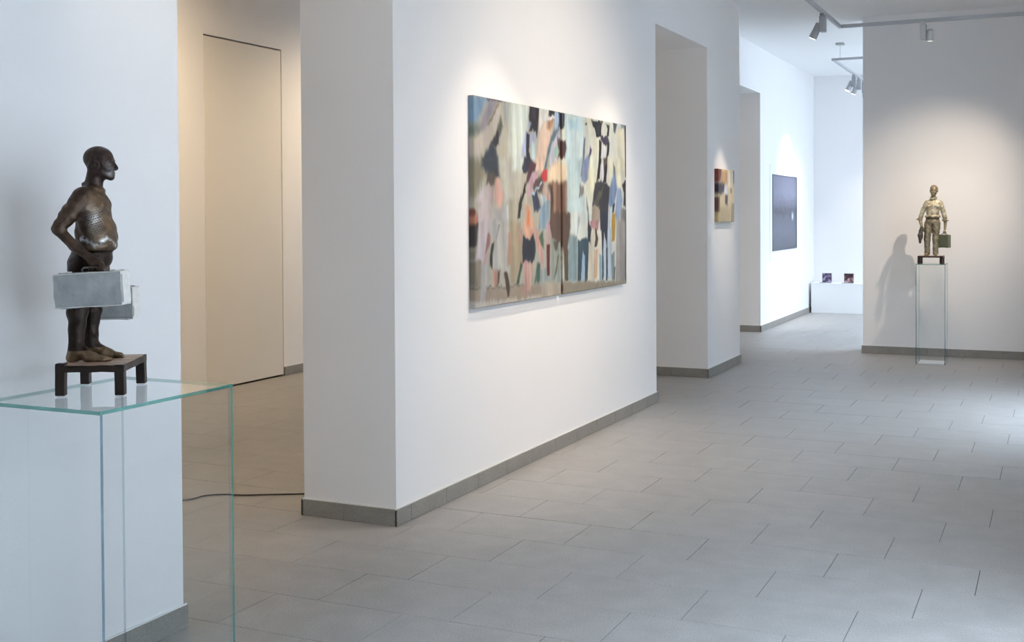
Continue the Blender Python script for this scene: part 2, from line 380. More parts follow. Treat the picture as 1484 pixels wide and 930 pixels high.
spot((ax,17.82,T2Z),(-2.6,18.5,.3),SP['photo']*.3,'third grey spotlight from the front on the far track, beside the wall edge',cone=60,blend=.9,col=NEU,group='spotlights on the far lighting track')
# side room track (out of frame, lights the cream wall)
t=empty('light_track',(-5.2,6.0,3.4)); tag(t,'warm lighting track inside the left side room','light track')
rail('rail',[(0,-6),(0,7.6)],0,t)
for b_ in (-5,0,6.5):
    bm=bmesh.new(); tube(bm,[(0,b_,.034),(0,b_,CEIL-3.4)],.0022,6); mesh_obj('suspension_wire',bm,M['steel'],t)
SW=(1.0,.77,.50)
for i,(yy,tx,ty,tz,pw,lb) in enumerate([(10.4,-6.78,10.0,1.5,.95,'spotlight in the side room aimed at the wall past the hidden door'),(6.6,-6.78,7.0,2.2,1.3,'spotlight in the side room aimed before the hidden door'),(4.2,-5.6,5.6,0,.8,'spotlight in the side room aimed at the floor by the doorway'),(1.2,-6.78,1.6,2.0,1.3,'spotlight deep at the near end of the side room'),(12.6,-3.8,13.6,1.2,.35,'spotlight at the far end of the side room aimed back')]):
    spot((-5.2,yy,3.4),(tx,ty,tz),SP['side']*pw,lb,cone=124,blend=1,col=SW,group='spotlights in the side room')
CROWD=[
((186,182,166),5,(-249,1298,1308,1462,1283,-585,-272,-373)),
((222,222,208),22,(1284,1347,2858,1492,2832,-931,1259,-695)),
((135,160,178),33,(-77,1218,201,1218,48,1068,-79,1007)),
((122,132,122),33,(-79,1015,57,1069,85,1033,19,975,-80,970)),
((150,145,150),33,(201,1214,338,1218,248,1125,150,1021,57,1015)),
((192,184,172),22,(337,1192,367,1190,296,1055,149,920,0,859,-26,944,199,1058)),
((140,120,95),11,(327,1195,342,1194,199,1058,179,1061)),
((110,100,110),8,(172,1220,358,1224,428,1221,428,1208,357,1204,172,1205)),
((165,170,165),33,(378,1212,469,1216,457,1040,396,1105)),
((200,205,195),33,(469,1220,671,1228,666,886,455,877)),
((194,190,176),44,(343,873,666,886,598,633,411,632)),
((152,147,126),33,(-81,856,101,863,147,781,-31,591,-85,591)),
((110,110,98),16,(351,1124,386,1070,335,998,295,1030,331,1088)),
((58,50,56),13,(301,1039,335,1015,329,954,294,942,226,957,266,1002)),
((65,72,85),17,(231,966,294,940,308,863,106,855,158,908)),
((62,70,78),24,(106,872,313,880,332,765,292,755,195,770,101,821)),
((100,88,75),19,(176,790,292,772,262,699,156,726)),
((204,192,188),22,(146,718,194,706,222,630,211,570,229,464,59,466,51,570,98,616,24,628)),
((178,165,165),16,(184,706,262,699,241,596,203,630)),
((207,172,158),19,(282,759,331,752,391,666,370,605,319,588,261,656)),
((178,176,172),22,(231,596,329,579,431,614,449,461,220,464)),
((205,202,198),13,(410,618,451,597,455,483,419,501)),
((120,60,50),11,(-49,587,32,575,23,546,-14,488,-50,546)),
((185,130,105),13,(-5,529,51,562,49,466,-51,468)),
((185,180,160),27,(462,632,598,633,575,459,460,461)),
((30,32,30),11,(636,674,645,607,619,544,586,530,598,597)),
((180,166,140),22,(463,510,627,509,652,274,539,128,471,144)),
((60,52,50),16,(-40,482,55,503,42,362,-41,359)),
((150,140,122),22,(-88,361,90,355,87,138,-91,143)),
((172,158,140),16,(-91,143,1636,79,1634,-93,-93,-11)),
((202,194,182),16,(-92,63,1291,22,1290,-67,-93,-16)),
((120,115,100),8,(-91,146,679,119,679,112,-91,135)),
((200,190,190),17,(68,519,191,518,202,446,151,376,138,294,17,293,54,405)),
((165,125,120),11,(171,441,221,440,201,369,151,315,138,332)),
((185,182,178),16,(89,274,169,271,161,161,123,59,80,62)),
((195,165,160),13,(138,316,175,314,168,254,125,267)),
((190,188,180),16,(235,518,443,516,462,442,445,208,379,217,340,247,314,225,237,234,238,290,277,389,227,390,215,457)),
((160,158,152),11,(317,500,343,494,290,400,278,406)),
((38,38,40),8,(229,382,265,381,241,318,235,235,200,253,200,319)),
((190,150,130),11,(448,442,482,441,473,258,439,243)),
((192,147,132),9,(243,229,301,226,287,126,261,127)),
((95,70,55),9,(307,231,340,224,319,152,293,131)),
((90,65,45),9,(386,214,439,211,471,109,457,53,437,54)),
((105,125,100),16,(887,411,963,446,976,323,931,349)),
((95,120,110),16,(870,248,922,246,921,116,824,121)),
((165,175,170),16,(929,203,1052,198,1064,111,913,119)),
((70,95,75),9,(624,264,652,257,594,125,560,127)),
((190,150,140),11,(606,486,648,462,642,363,619,392)),
((195,155,150),11,(666,268,723,266,714,59,678,62)),
((210,175,160),11,(738,265,811,263,780,150,757,68,721,71)),
((205,165,155),11,(828,472,872,459,976,262,960,202,930,264,849,387)),
((215,172,147),13,(670,521,814,520,813,418,754,404,690,411)),
((46,50,64),11,(659,433,689,406,754,398,813,424,845,387,850,327,828,262,752,256,652,266,646,363)),
((125,60,60),11,(1023,347,1067,358,1064,160,1028,162)),
((215,222,212),33,(530,1230,768,1223,721,1056,653,823,525,819)),
((180,185,205),19,(710,1051,856,1060,855,1009,776,977,697,901,643,894,654,962)),
((190,205,205),16,(798,997,872,1001,854,889,786,887)),
((225,222,212),16,(915,1226,1080,1230,1043,1156,1019,1141,913,1068)),
((218,195,175),19,(1008,1140,1152,1150,1078,1012,1005,895,968,824,853,820,889,983,925,1069)),
((180,145,115),19,(1043,1149,1158,1157,1091,1089,1031,1094)),
((235,225,222),6,(1044,1168,1165,1177,1158,1159,1043,1151)),
((25,25,30),5,(1074,1220,1171,1223,1159,1180,1068,1177)),
((120,110,115),4,(1080,1196,1163,1199,1163,1196,1080,1193)),
((195,218,222),22,(1341,1226,1524,1231,1520,916,1337,918,1351,1027)),
((200,198,205),22,(1139,1044,1238,1083,1275,1042,1187,1018,1162,921,1236,905,1088,851,1077,946)),
((175,195,215),11,(1165,1203,1227,1203,1238,1108,1163,1055)),
((112,132,142),11,(1151,1092,1238,1098,1126,1015,1015,825,980,824,1078,1012)),
((60,65,80),11,(1221,1222,1341,1222,1327,1138,1289,1106,1275,1052,1263,1051,1251,1123,1213,1096,1232,1146)),
((165,200,190),16,(1150,978,1218,1000,1211,923,1162,921)),
((40,32,45),9,(773,1224,915,1224,903,1146,890,1076,872,1019,856,1074,811,1071,755,1067,789,1111,755,1136)),
((85,70,80),11,(801,1203,869,1204,857,1148,800,1148)),
((165,175,190),8,(755,1127,800,1116,766,1086,738,1080)),
((45,40,50),11,(716,1056,765,1050,764,968,753,931,786,873,719,848,709,956)),
((60,60,85),13,(686,892,786,873,796,818,653,814)),
((100,60,70),13,(763,872,865,867,841,820,785,818)),
((215,190,170),16,(865,903,1005,909,968,833,922,813,853,834)),
((185,180,165),16,(650,634,739,684,783,662,804,571,693,607,638,535)),
((55,52,70),13,(686,896,764,899,797,864,729,807,653,814)),
((100,65,75),13,(774,872,865,866,807,800,706,729,683,679,673,692,729,798)),
((35,30,38),9,(662,683,695,752,705,684,628,606,617,535,590,530,607,606)),
((112,92,88),16,(806,754,956,804,979,744,955,674,874,691,806,695)),
((190,160,170),13,(773,772,864,829,910,822,829,755,772,671,727,652,728,693)),
((150,170,180),16,(919,599,1073,656,1059,523,1011,453,894,455)),
((70,80,100),13,(794,662,874,691,908,636,930,594,895,566,827,566)),
((190,200,205),11,(920,664,1014,674,1037,637,954,608)),
((170,190,200),7,(783,662,944,753,956,744,817,663)),
((205,75,75),11,(957,823,1039,835,1033,764,1003,754,944,781)),
((210,165,150),11,(991,735,1038,694,1085,647,1037,637,1002,693)),
((135,105,85),22,(1038,745,1135,776,1284,770,1439,794,1451,670,1463,571,1409,447,1071,452,1121,638,1062,703)),
((228,208,178),27,(1063,822,1124,867,1236,895,1349,880,1414,833,1426,783,1284,760,1135,757,1038,745)),
((172,142,118),13,(1123,752,1184,753,1180,455,1143,456)),
((165,132,108),13,(1335,757,1387,758,1370,453,1331,453)),
((95,70,55),13,(1086,723,1116,723,1134,638,1095,476,1083,476)),
((215,175,150),13,(704,607,771,607,803,456,681,458)),
((217,140,85),11,(737,575,765,571,758,479,725,480)),
((50,45,45),8,(1457,596,1469,601,1468,541,1410,497)),
((205,165,175),11,(1011,477,1071,509,1071,452)),
((92,58,54),13,(1200,1047,1275,1032,1339,1033,1364,988,1324,923,1274,916,1211,908,1236,953,1212,1000)),
((215,228,225),22,(1372,1218,1679,1226,1677,1078,1605,797,1366,791)),
((190,215,220),16,(1397,1180,1569,1187,1568,1122,1396,1111)),
((236,233,213),22,(1735,1220,1834,1211,1905,1091,1978,1075,1945,806,1744,800,1831,1004)),
((110,120,140),13,(1677,1078,1705,1080,1690,998,1674,799,1605,797,1648,925)),
((150,165,190),13,(1689,926,1774,961,1744,800,1674,799)),
((90,80,120),8,(1803,1019,1831,1004,1788,930,1752,913,1767,960)),
((50,45,55),6,(1699,1176,1741,1177,1720,1152)),
((35,30,40),7,(1827,1208,2047,1211,2009,1150,2015,1098,1905,1091,1876,1152,1819,1185)),
((70,72,85),8,(1906,1180,1987,1180,1971,1111,1934,1109)),
((80,65,95),8,(1993,1096,2144,1105,2174,1064,2097,1039,2022,1056)),
((25,22,28),8,(1971,1074,2022,1061,1999,939,1975,806,1923,805,1962,937)),
((30,25,30),7,(2099,1193,2191,1191,2178,1150,2159,1106,2121,1104,2137,1169)),
((28,24,28),7,(2128,1062,2182,1064,2158,972,2112,943,2128,1019)),
((232,227,227),8,(2037,1036,2097,1033,2081,958,2014,955)),
((110,95,85),9,(2051,952,2143,971,2126,864,2110,810,2065,809)),
((226,226,216),16,(2207,1208,2545,1218,2512,1182,2222,1164)),
((90,100,100),9,(2254,1220,2352,1218,2333,1192,2300,1141,2269,1150)),
((228,222,200),16,(2333,1171,2512,1182,2508,820,2345,816)),
((150,150,140),11,(2259,938,2305,815,2249,814)),
((150,165,165),9,(2430,1218,2512,1221,2495,1186,2446,1183)),
((60,45,60),7,(2507,1221,2549,1218,2536,821,2511,820)),
((200,215,212),22,(1368,915,1648,926,1605,773,1687,698,1697,443,1362,448)),
((232,230,205),16,(1788,937,1947,943,1916,791,1857,716,1742,643,1714,643,1744,802)),
((150,162,185),16,(1676,932,1788,937,1744,786,1687,759,1619,773,1647,875)),
((150,145,135),16,(1591,742,1673,739,1659,683,1576,661)),
((228,225,205),14,(2142,951,2251,956,2234,815,2156,770,2125,790)),
((228,224,200),16,(2306,958,2509,966,2508,822,2425,737,2344,746,2313,817)),
((225,222,225),8,(2006,909,2051,910,2050,836,2012,788,1989,798)),
((40,28,38),8,(1962,944,2014,946,1975,803,1915,770,1946,859)),
((45,28,42),8,(2088,912,2130,913,2110,785,2049,778)),
((140,158,185),14,(2234,809,2297,854,2344,735,2295,647,2246,549,2216,598,2169,598,2139,657,2186,733)),
((130,130,120),9,(2258,918,2298,887,2305,833,2265,826)),
((165,180,200),14,(2344,735,2424,726,2456,649,2406,516,2340,434,2294,549)),
((150,142,130),16,(2423,593,2538,582,2537,432,2405,433)),
((60,35,40),11,(2441,754,2507,799,2532,800,2530,594,2472,616,2490,693)),
((70,66,72),13,(1886,769,2019,788,2110,779,2186,738,2154,603,2136,437,1985,439,1972,571,1928,602,1827,602,1857,716)),
((110,108,90),13,(1929,686,2064,762,2033,703,1928,602,1841,612)),
((180,165,145),13,(1827,602,1958,603,1971,518,1941,477,1811,478)),
((190,145,145),13,(1797,494,1956,492,1941,440,1782,442)),
((205,210,220),11,(2169,582,2231,582,2215,517,2167,437,2136,437)),
((50,60,60),8,(2247,614,2294,615,2262,549,2231,549)),
((190,165,70),11,(2231,544,2310,549,2292,435,2214,436)),
((130,150,155),11,(1714,673,1755,602,1782,442,1739,443)),
((50,40,45),8,(1747,494,1796,442,1732,443)),
((165,172,160),16,(1094,395,1271,379,1267,107,1091,116)),
((150,168,168),16,(1388,434,1542,399,1539,99,1392,100)),
((110,100,82),13,(1303,308,1387,306,1384,107,1317,104)),
((105,100,80),11,(1133,376,1222,367,1189,312,1156,300)),
((120,112,102),8,(1204,280,1229,279,1171,150,1138,126)),
((115,90,72),14,(1096,562,1424,562,1423,472,1370,293,1319,276,1271,366,1205,361,1110,401,1064,488)),
((195,165,170),11,(1033,482,1079,482,1078,365,1023,354)),
((120,40,45),9,(1023,347,1078,358,1067,155,1028,151)),
((215,212,195),16,(1757,334,1870,440,1907,358,1982,260,1980,68,1754,80)),
((216,221,213),14,(1475,562,1741,562,1739,388,1577,378,1525,406,1439,459)),
((180,185,180),8,(1562,536,1597,529,1560,418,1543,425)),
((50,55,65),11,(1741,508,1814,447,1794,347,1739,348)),
((70,95,105),11,(1551,366,1613,378,1758,381,1757,328,1736,81,1681,78,1683,250,1647,284,1609,88,1548,92)),
((165,190,210),8,(1638,271,1683,257,1672,85,1618,88)),
((190,150,150),11,(1777,495,1966,507,1908,446,1832,447)),
((215,180,150),11,(1868,291,1935,289,1913,106,1847,95)),
((105,75,55),8,(1879,446,1917,439,1945,370,1925,310,1868,311,1888,372)),
((165,190,195),11,(1963,261,2021,259,2038,65,1961,69)),
((195,205,212),8,(2052,410,2223,463,2218,76,2048,85)),
((50,58,80),9,(1995,562,2143,561,2142,436,2120,304,2062,423,2041,251,2021,252)),
((60,75,90),6,(2021,252,2050,251,2048,78,2019,80)),
((60,75,90),6,(2100,305,2130,304,2127,74,2098,75)),
((150,165,165),11,(2200,267,2282,264,2279,59,2218,62)),
((110,115,110),7,(2260,159,2297,157,2279,66,2249,67)),
((200,165,60),11,(2223,519,2305,533,2283,342,2221,343)),
((178,172,165),16,(2326,504,2517,489,2511,39,2300,50)),
((110,105,90),7,(2509,576,2539,576,2533,9,2502,10)),
((165,155,135),13,(1300,105,2577,43,2576,-38,1299,-22)),
((192,180,162),13,(936,116,1259,104,1258,6,934,3)),
((70,45,35),7,(1254,366,1295,365,1291,-9,1258,-7))]
ALLEY=[
((226,208,170),25,(-503,588,1199,657,1192,-160,-510,-126)),
((200,182,142),50,(-123,161,480,142,435,-35,-125,-28)),
((205,170,118),37,(82,499,341,507,340,387,122,372)),
((135,62,42),25,(-119,540,131,538,81,398,-121,372)),
((232,222,200),25,(354,502,558,509,526,341,352,349)),
((62,46,62),30,(-121,388,238,377,212,293,79,267,-122,288)),
((228,228,238),20,(238,358,357,360,339,273,212,260)),
((98,84,90),20,(254,271,356,262,338,158,245,185)),
((150,130,110),20,(443,329,512,330,503,286,460,285)),
((120,85,60),20,(-122,245,59,248,45,98,-124,98)),
((120,110,120),20,(558,520,683,524,637,388,575,387)),
((178,158,120),25,(502,186,680,187,678,-37,457,-35))]
# ------------------------------------------------------------------ painted canvases
def paint(polys,Yg,Zg,seed,cell=.0075,streak=.07):
    """lay soft-edged strokes over each other, drag the wet paint, then brush"""
    H,Wd=Yg.shape; C=np.zeros((H,Wd,3)); rng=np.random.RandomState(seed)
    def vn(fy,fz):
        a=rng.rand(fz+2,fy+2); gy=(Yg-Yg.min())/(np.ptp(Yg)+1e-6)*fy; gz=(Zg-Zg.min())/(np.ptp(Zg)+1e-6)*fz
        i,j=gz.astype(int),gy.astype(int); u,v=gz-i,gy-j; u=u*u*(3-2*u); v=v*v*(3-2*v)
        return a[i,j]*(1-u)*(1-v)+a[i+1,j]*u*(1-v)+a[i,j+1]*(1-u)*v+a[i+1,j+1]*u*v-.5
    k=np.ptp(Yg)/1250
    Yw=Yg+(vn(30,10)*7+vn(70,40)*6)*k; Zw=Zg+(vn(70,12)*26+vn(16,16)*8)*k
    for n_,(col,soft,p) in enumerate(polys):
        xs=np.array(p[0::2],float); ys=np.array(p[1::2],float); s=max(soft*.95,2.5)
        sel=(Yw>=xs.min()-3*s)&(Yw<=xs.max()+3*s)&(Zw>=ys.min()-3*s)&(Zw<=ys.max()+3*s)
        if not sel.any(): continue
        px,py=Yw[sel],Zw[sel]; n=len(xs); dmin=np.full(px.shape,1e9); ins=np.zeros(px.shape,bool)
        for i in range(n):
            x0,y0,x1,y1=xs[i],ys[i],xs[(i+1)%n],ys[(i+1)%n]
            dx,dy=x1-x0,y1-y0; L=dx*dx+dy*dy+1e-9; tt=np.clip(((px-x0)*dx+(py-y0)*dy)/L,0,1)
            dmin=np.minimum(dmin,np.hypot(px-x0-tt*dx,py-y0-tt*dy))
            if y0!=y1:
                c=((y0>py)!=(y1>py))&(px<(x1-x0)*(py-y0)/(y1-y0)+x0); ins^=c
        sd=np.where(ins,dmin,-dmin); a=np.clip(.5+sd/(2*s),0,1); a=a*a*(3-2*a)
        lc=np.array(lin(col)[:3])[None,:]
        # modelling inside the stroke: long vertical folds and one lighter flank
        ph=rng.rand()*6.28; w_=max(np.ptp(xs),20*k); fold=np.sin((px-xs.min())/w_*rng.choice([6,9,13])+ph+py/(240*k))*.10+(py-ys.mean())/(np.ptp(ys)+1)*rng.uniform(-.14,.14)
        if w_>600*k: fold=fold*.15
        C[sel]=C[sel]*(1-a[:,None])+lc*(1+fold)[:,None]*a[:,None]
    def blur(A,ax,r):
        if r<1: return A
        w=np.exp(-(np.arange(-r,r+1)/(r*.55))**2); w/=w.sum(); P=np.pad(A,[(r,r) if i==ax else (0,0) for i in range(3)],mode='edge'); o=0
        for i in range(2*r+1):
            o=o+w[i]*(P[i:i+A.shape[0]] if ax==0 else P[:,i:i+A.shape[1]])
        return o
    S1_=blur(blur(C,0,4),1,1); S2_=blur(blur(C,0,10),1,2)
    m1=np.clip(-.05+vn(24,14)*1.0,0,.4)[:,:,None]; m2=np.clip(-.2+vn(14,9)*1.2,0,.25)[:,:,None]
    C=C*(1-m1)+S1_*m1; C=C*(1-m2)+S2_*m2
    n=vn(90,9)*2*streak+vn(160,36)*streak+vn(20,30)*streak
    hue=vn(18,16)*.07
    C=C*(1+n)[:,:,None]; C[:,:,0]*=1+hue; C[:,:,2]*=1-hue; C=np.maximum(C,0)**1.28*1.14*np.array((.97,1.0,1.07))
    return np.clip(C,0,1)
def canvas(name,X,y0,y1,z0,z1,depth,polys,oy,oz,cell,seed,gain=1.0,side_dark=1.0):
    """stretched canvas on a wall facing +X, the paint carried over its sides"""
    nx=int((y1-y0)/cell)+1; nz=int((z1-z0)/cell)+1
    ys=np.linspace(y0,y1,nx); zs=np.linspace(z0,z1,nz); Yg,Zg=np.meshgrid(ys,zs)
    C=paint(polys,(Yg-oy)*1000,(Zg-oz)*1000,seed,cell=cell)*gain
    r=.004
    xf=np.full(Yg.shape,X+depth)
    edge=np.minimum(np.minimum(Yg-y0,y1-Yg),np.minimum(Zg-z0,z1-Zg)); xf-=np.where(edge<1e-6,r,0)
    V=np.stack([xf,Yg,Zg],-1).reshape(-1,3); CC=C.reshape(-1,3)
    idx=np.arange(nx*nz).reshape(nz,nx)
    F=np.stack([idx[:-1,:-1],idx[:-1,1:],idx[1:,1:],idx[1:,:-1]],-1).reshape(-1,4)
    ring=np.concatenate([idx[0,:-1],idx[:-1,-1],idx[-1,:0:-1],idx[:0:-1,0]])
    B=V[ring].copy(); B[:,0]=X+.001; nb=len(ring); off=len(V)
    V=np.concatenate([V,B]); CC=np.concatenate([CC,CC[ring]*side_dark]); k=np.arange(nb)
    F2=np.stack([ring,off+k,off+(k+1)%nb,ring[(k+1)%nb]],-1)
    me=bpy.data.meshes.new(name); me.from_pydata(V.tolist(),[],F.tolist()+F2.tolist()+[list(range(off,off+nb))[::-1]])
    at=me.color_attributes.new('paint','FLOAT_COLOR','POINT'); at.data.foreach_set('color',np.concatenate([CC,np.ones((len(CC),1))],1).ravel())
    me.materials.append(M['paint']); o=bpy.data.objects.new(name,me); link(o); return o
mt,nt,b=newmat('oil_paint_on_canvas'); a=N(nt,'ShaderNodeAttribute',attribute_name='paint'); nt.links.new(a.outputs['Color'],b.inputs['Base Color'])
b.inputs['Roughness'].default_value=.5
n=N(nt,'ShaderNodeTexNoise',i_Scale=90.0,i_Detail=4.0); nt.links.new(coords(nt),n.inputs['Vector']); bp=N(nt,'ShaderNodeBump',i_Strength=.3,i_Distance=.002); nt.links.new(n.outputs['Fac'],bp.inputs['Height']); nt.links.new(bp.outputs[0],b.inputs['Normal'])
M['paint']=mt
o=canvas('painting',WA,5.812,7.062,1.022,2.214,.036,CROWD,5.8,1.0,.006,3,PAINT_GAIN); tag(o,'large left canvas of the blurred crowd painting, girl in black dress, back of brown coat','painting','canvases of the crowd diptych')
o=canvas('painting',WA,7.094,8.342,1.022,2.214,.036,CROWD,5.8,1.0,.006,5,PAINT_GAIN); tag(o,'large right canvas of the blurred crowd painting, figures in white shirt and dark stripes','painting','canvases of the crowd diptych')
o=canvas('painting',WA,10.962,11.566,1.462,1.974,.04,ALLEY,10.96,1.46,.006,7,PAINT_GAIN); tag(o,'small cream and brown canvas on the narrow pier between two openings','painting')
# dark sea photograph on a white mount in the far room
t=empty('framed_photograph',(WC,16.575,1.03)); tag(t,'dark blue-grey seascape photograph on a white mount in the bright back room','photograph')
bxo('mount_board',(0,.006,-.93,.93,-.13,1.17),M['white'],t,.002)
mt,nt,b=newmat('dark_sea_print'); co=coords(nt); sep=N(nt,'ShaderNodeSeparateXYZ'); nt.links.new(co,sep.inputs[0])
cr=N(nt,'ShaderNodeValToRGB'); r_=N(nt,'ShaderNodeMapRange'); r_.inputs['From Max'].default_value=1.035; nt.links.new(sep.outputs['Z'],r_.inputs['Value'])
nz=N(nt,'ShaderNodeTexNoise',i_Scale=5.0,i_Detail=8.0); mp=N(nt,'ShaderNodeMapping'); mp.inputs['Scale'].default_value=(1,.8,2.2); nt.links.new(co,mp.inputs[0]); nt.links.new(mp.outputs[0],nz.inputs['Vector'])
ad=N(nt,'ShaderNodeMath',operation='MULTIPLY_ADD'); ad.inputs[1].default_value=.30; nt.links.new(nz.outputs['Fac'],ad.inputs[0]); nt.links.new(r_.outputs[0],ad.inputs[2])
sb=N(nt,'ShaderNodeMath',operation='SUBTRACT'); sb.inputs[1].default_value=.15; nt.links.new(ad.outputs[0],sb.inputs[0]); nt.links.new(sb.outputs[0],cr.inputs[0])
el=cr.color_ramp.elements; el[0].position=0; el[0].color=lin((52,57,76)); el[1].position=1; el[1].color=lin((96,100,124))
for p_,c_ in ((.25,(74,80,103)),(.45,(64,69,90)),(.50,(40,42,60)),(.56,(66,68,90)),(.75,(108,112,138))):
    e=el.new(p_); e.color=lin(c_)
ds=N(nt,'ShaderNodeVectorMath',operation='DISTANCE'); ds.inputs[1].default_value=(.02,.50,.47); nt.links.new(co,ds.inputs[0])
lt=N(nt,'ShaderNodeMapRange'); lt.inputs['From Min'].default_value=.01; lt.inputs['From Max'].default_value=.08; lt.inputs['To Min'].default_value=1; lt.inputs['To Max'].default_value=0; nt.links.new(ds.outputs['Value'],lt.inputs['Value'])
mx=N(nt,'ShaderNodeMix',data_type='RGBA'); nt.links.new(lt.outputs[0],mx.inputs[0]); nt.links.new(cr.outputs[0],mx.inputs[6]); mx.inputs[7].default_value=lin((215,220,240)); nt.links.new(mx.outputs[2],b.inputs['Base Color']); b.inputs['Roughness'].default_value=.35
bxo('print',(.006,.010,-.795,.795,.005,1.035),mt,t)
bm=bmesh.new()
for bb in ((.006,.014,-.80,-.785,0,1.04),(.006,.014,.785,.80,0,1.04),(.006,.014,-.785,.785,0,.014),(.006,.014,-.785,.785,1.026,1.04)): box(bm,*bb)
mesh_obj('dark_border',bm,plain('dark_border',lin((62,66,88)),.4),t)
# ------------------------------------------------------------------ white low plinth and the two cards
t=empty('display_plinth',(-2.5,18.5,0)); tag(t,'long low white display plinth against the back wall','plinth')
bxo('plinth_body',(-.955,1.0,-.18,.25,0,.445),M['white'],t,.003)
bxo('plinth_top',(-.96,1.005,-.185,.25,.445,.462),M['white'],t,.002)
def card(x,lab,cols,top):
    t=empty('picture_block',(x,18.45,.462)); tag(t,lab,'picture','picture blocks on the low white plinth')
    bm=bmesh.new(); box(bm,-.072,.072,-.012,.012,.004,.15); bev(bm,.002); mesh_obj('block',bm,plain('card_edge',(.35,.32,.34,1),.5),t)
    mt,nt,b=newmat('small_print'); co=coords(nt); nz=N(nt,'ShaderNodeTexNoise',i_Scale=22.0,i_Detail=2.0); nt.links.new(co,nz.inputs['Vector'])
    sp=N(nt,'ShaderNodeSeparateXYZ'); nt.links.new(co,sp.inputs[0])
    ma=N(nt,'ShaderNodeMath',operation='MULTIPLY_ADD'); ma.inputs[1].default_value=top; nt.links.new(sp.outputs['Z'],ma.inputs[0]); nt.links.new(nz.outputs['Fac'],ma.inputs[2])
    cr=N(nt,'ShaderNodeValToRGB'); nt.links.new(ma.outputs[0],cr.inputs[0]); el=cr.color_ramp.elements
    el[0].position=.38; el[0].color=lin(cols[0]); el[1].position=.75; el[1].color=lin(cols[2]); e=el.new(.55); e.color=lin(cols[1])
    nt.links.new(cr.outputs[0],b.inputs['Base Color']); b.inputs['Roughness'].default_value=.4
    bxo('print',(-.068,.068,-.015,-.012,.008,.146),mt,t)
    bxo('base_slip',(-.10,.07,-.09,-.02,0,.008),plain('grey_slip',(.28,.27,.29,1),.5),t,.001)
card(-3.235,'small mauve and grey picture block, left one on the low white plinth',((70,55,80),(165,155,185),(215,205,220)),-1.2)
card(-2.905,'small dark brown and pink picture block, right one on the low white plinth',((205,185,190),(150,110,115),(60,35,38)),2.2)
# ------------------------------------------------------------------ cable on the floor
bm=bmesh.new(); P=[(-5.3,4.35),(-4.9,4.62),(-4.55,4.85),(-4.3,4.985),(-4.27,5.10),(-4.19,5.17),(-4.08,5.20),(-3.99,5.25),(-3.88,5.31),(-3.80,5.355),(-3.70,5.42),(-3.62,5.52),(-3.58,5.75)]
def cr_(P,n=6):
    out=[]
    for i in range(len(P)-1):
        p0,p1,p2,p3=P[max(i-1,0)],P[i],P[i+1],P[min(i+2,len(P)-1)]
        for k in range(n):
            s=k/n; out.append(tuple(.5*((2*p1[j])+(-p0[j]+p2[j])*s+(2*p0[j]-5*p1[j]+4*p2[j]-p3[j])*s*s+(-p0[j]+3*p1[j]-3*p2[j]+p3[j])*s**3) for j in range(2)))
    return out+[P[-1]]
tube(bm,[(x,y,.0048) for x,y in cr_(P)],.0042,8)
tag(mesh_obj('cable',bm,M['black'],smooth=True),'thin black electric cable lying across the side room floor','cable')
# ------------------------------------------------------------------ glass plinths
def glass_plinth(x0,x1,y0,y1,h,label,g=.010,faint='edge3'):
    t=empty('glass_plinth',((x0+x1)/2,(y0+y1)/2,0)); tag(t,label,'plinth','glass plinths')
    a,b_=(x1-x0)/2,(y1-y0)/2
    def pane(nm,bx,thin):
        bm=bmesh.new(); v,fs=box(bm,*bx)
        bm.normal_update()
        for f in fs:
            f.material_index=0 if abs(f.normal[thin])>.5 else (1 if thin==2 or (nm=='rear_pane' and f.normal.x>.5) else 2 if nm=='front_pane' else 3)
        mesh_obj(nm,bm,[M['glass'],M['edge'],M['edge2'],M[faint]],t)
    e=.0006
    pane('front_pane',(-a,a,-b_,-b_+g,.001,h-g-e),1)
    pane('rear_pane',(-a,a,b_-g,b_,.001,h-g-e),1)
    pane('side_pane',(-a,-a+g,-b_+g+e,b_-g-e,.001,h-g-e),0)
    pane('side_pane',(a-g,a,-b_+g+e,b_-g-e,.001,h-g-e),0)
    pane('top_pane',(-a,a,-b_,b_,h-g,h),2)
    return t
PH=1.017
glass_plinth(-2.822,-2.369,2.405,2.972,PH,'clear glass plinth with green edges in the near left foreground')
t=glass_plinth(-1.311,-1.027,12.53,12.82,PH+.004,'tall narrow glass plinth before the far right wall',.008,'edge2')
bxo('base_plate',(-.125,.125,-.128,.128,.0,.012),M['white'],t,.002)
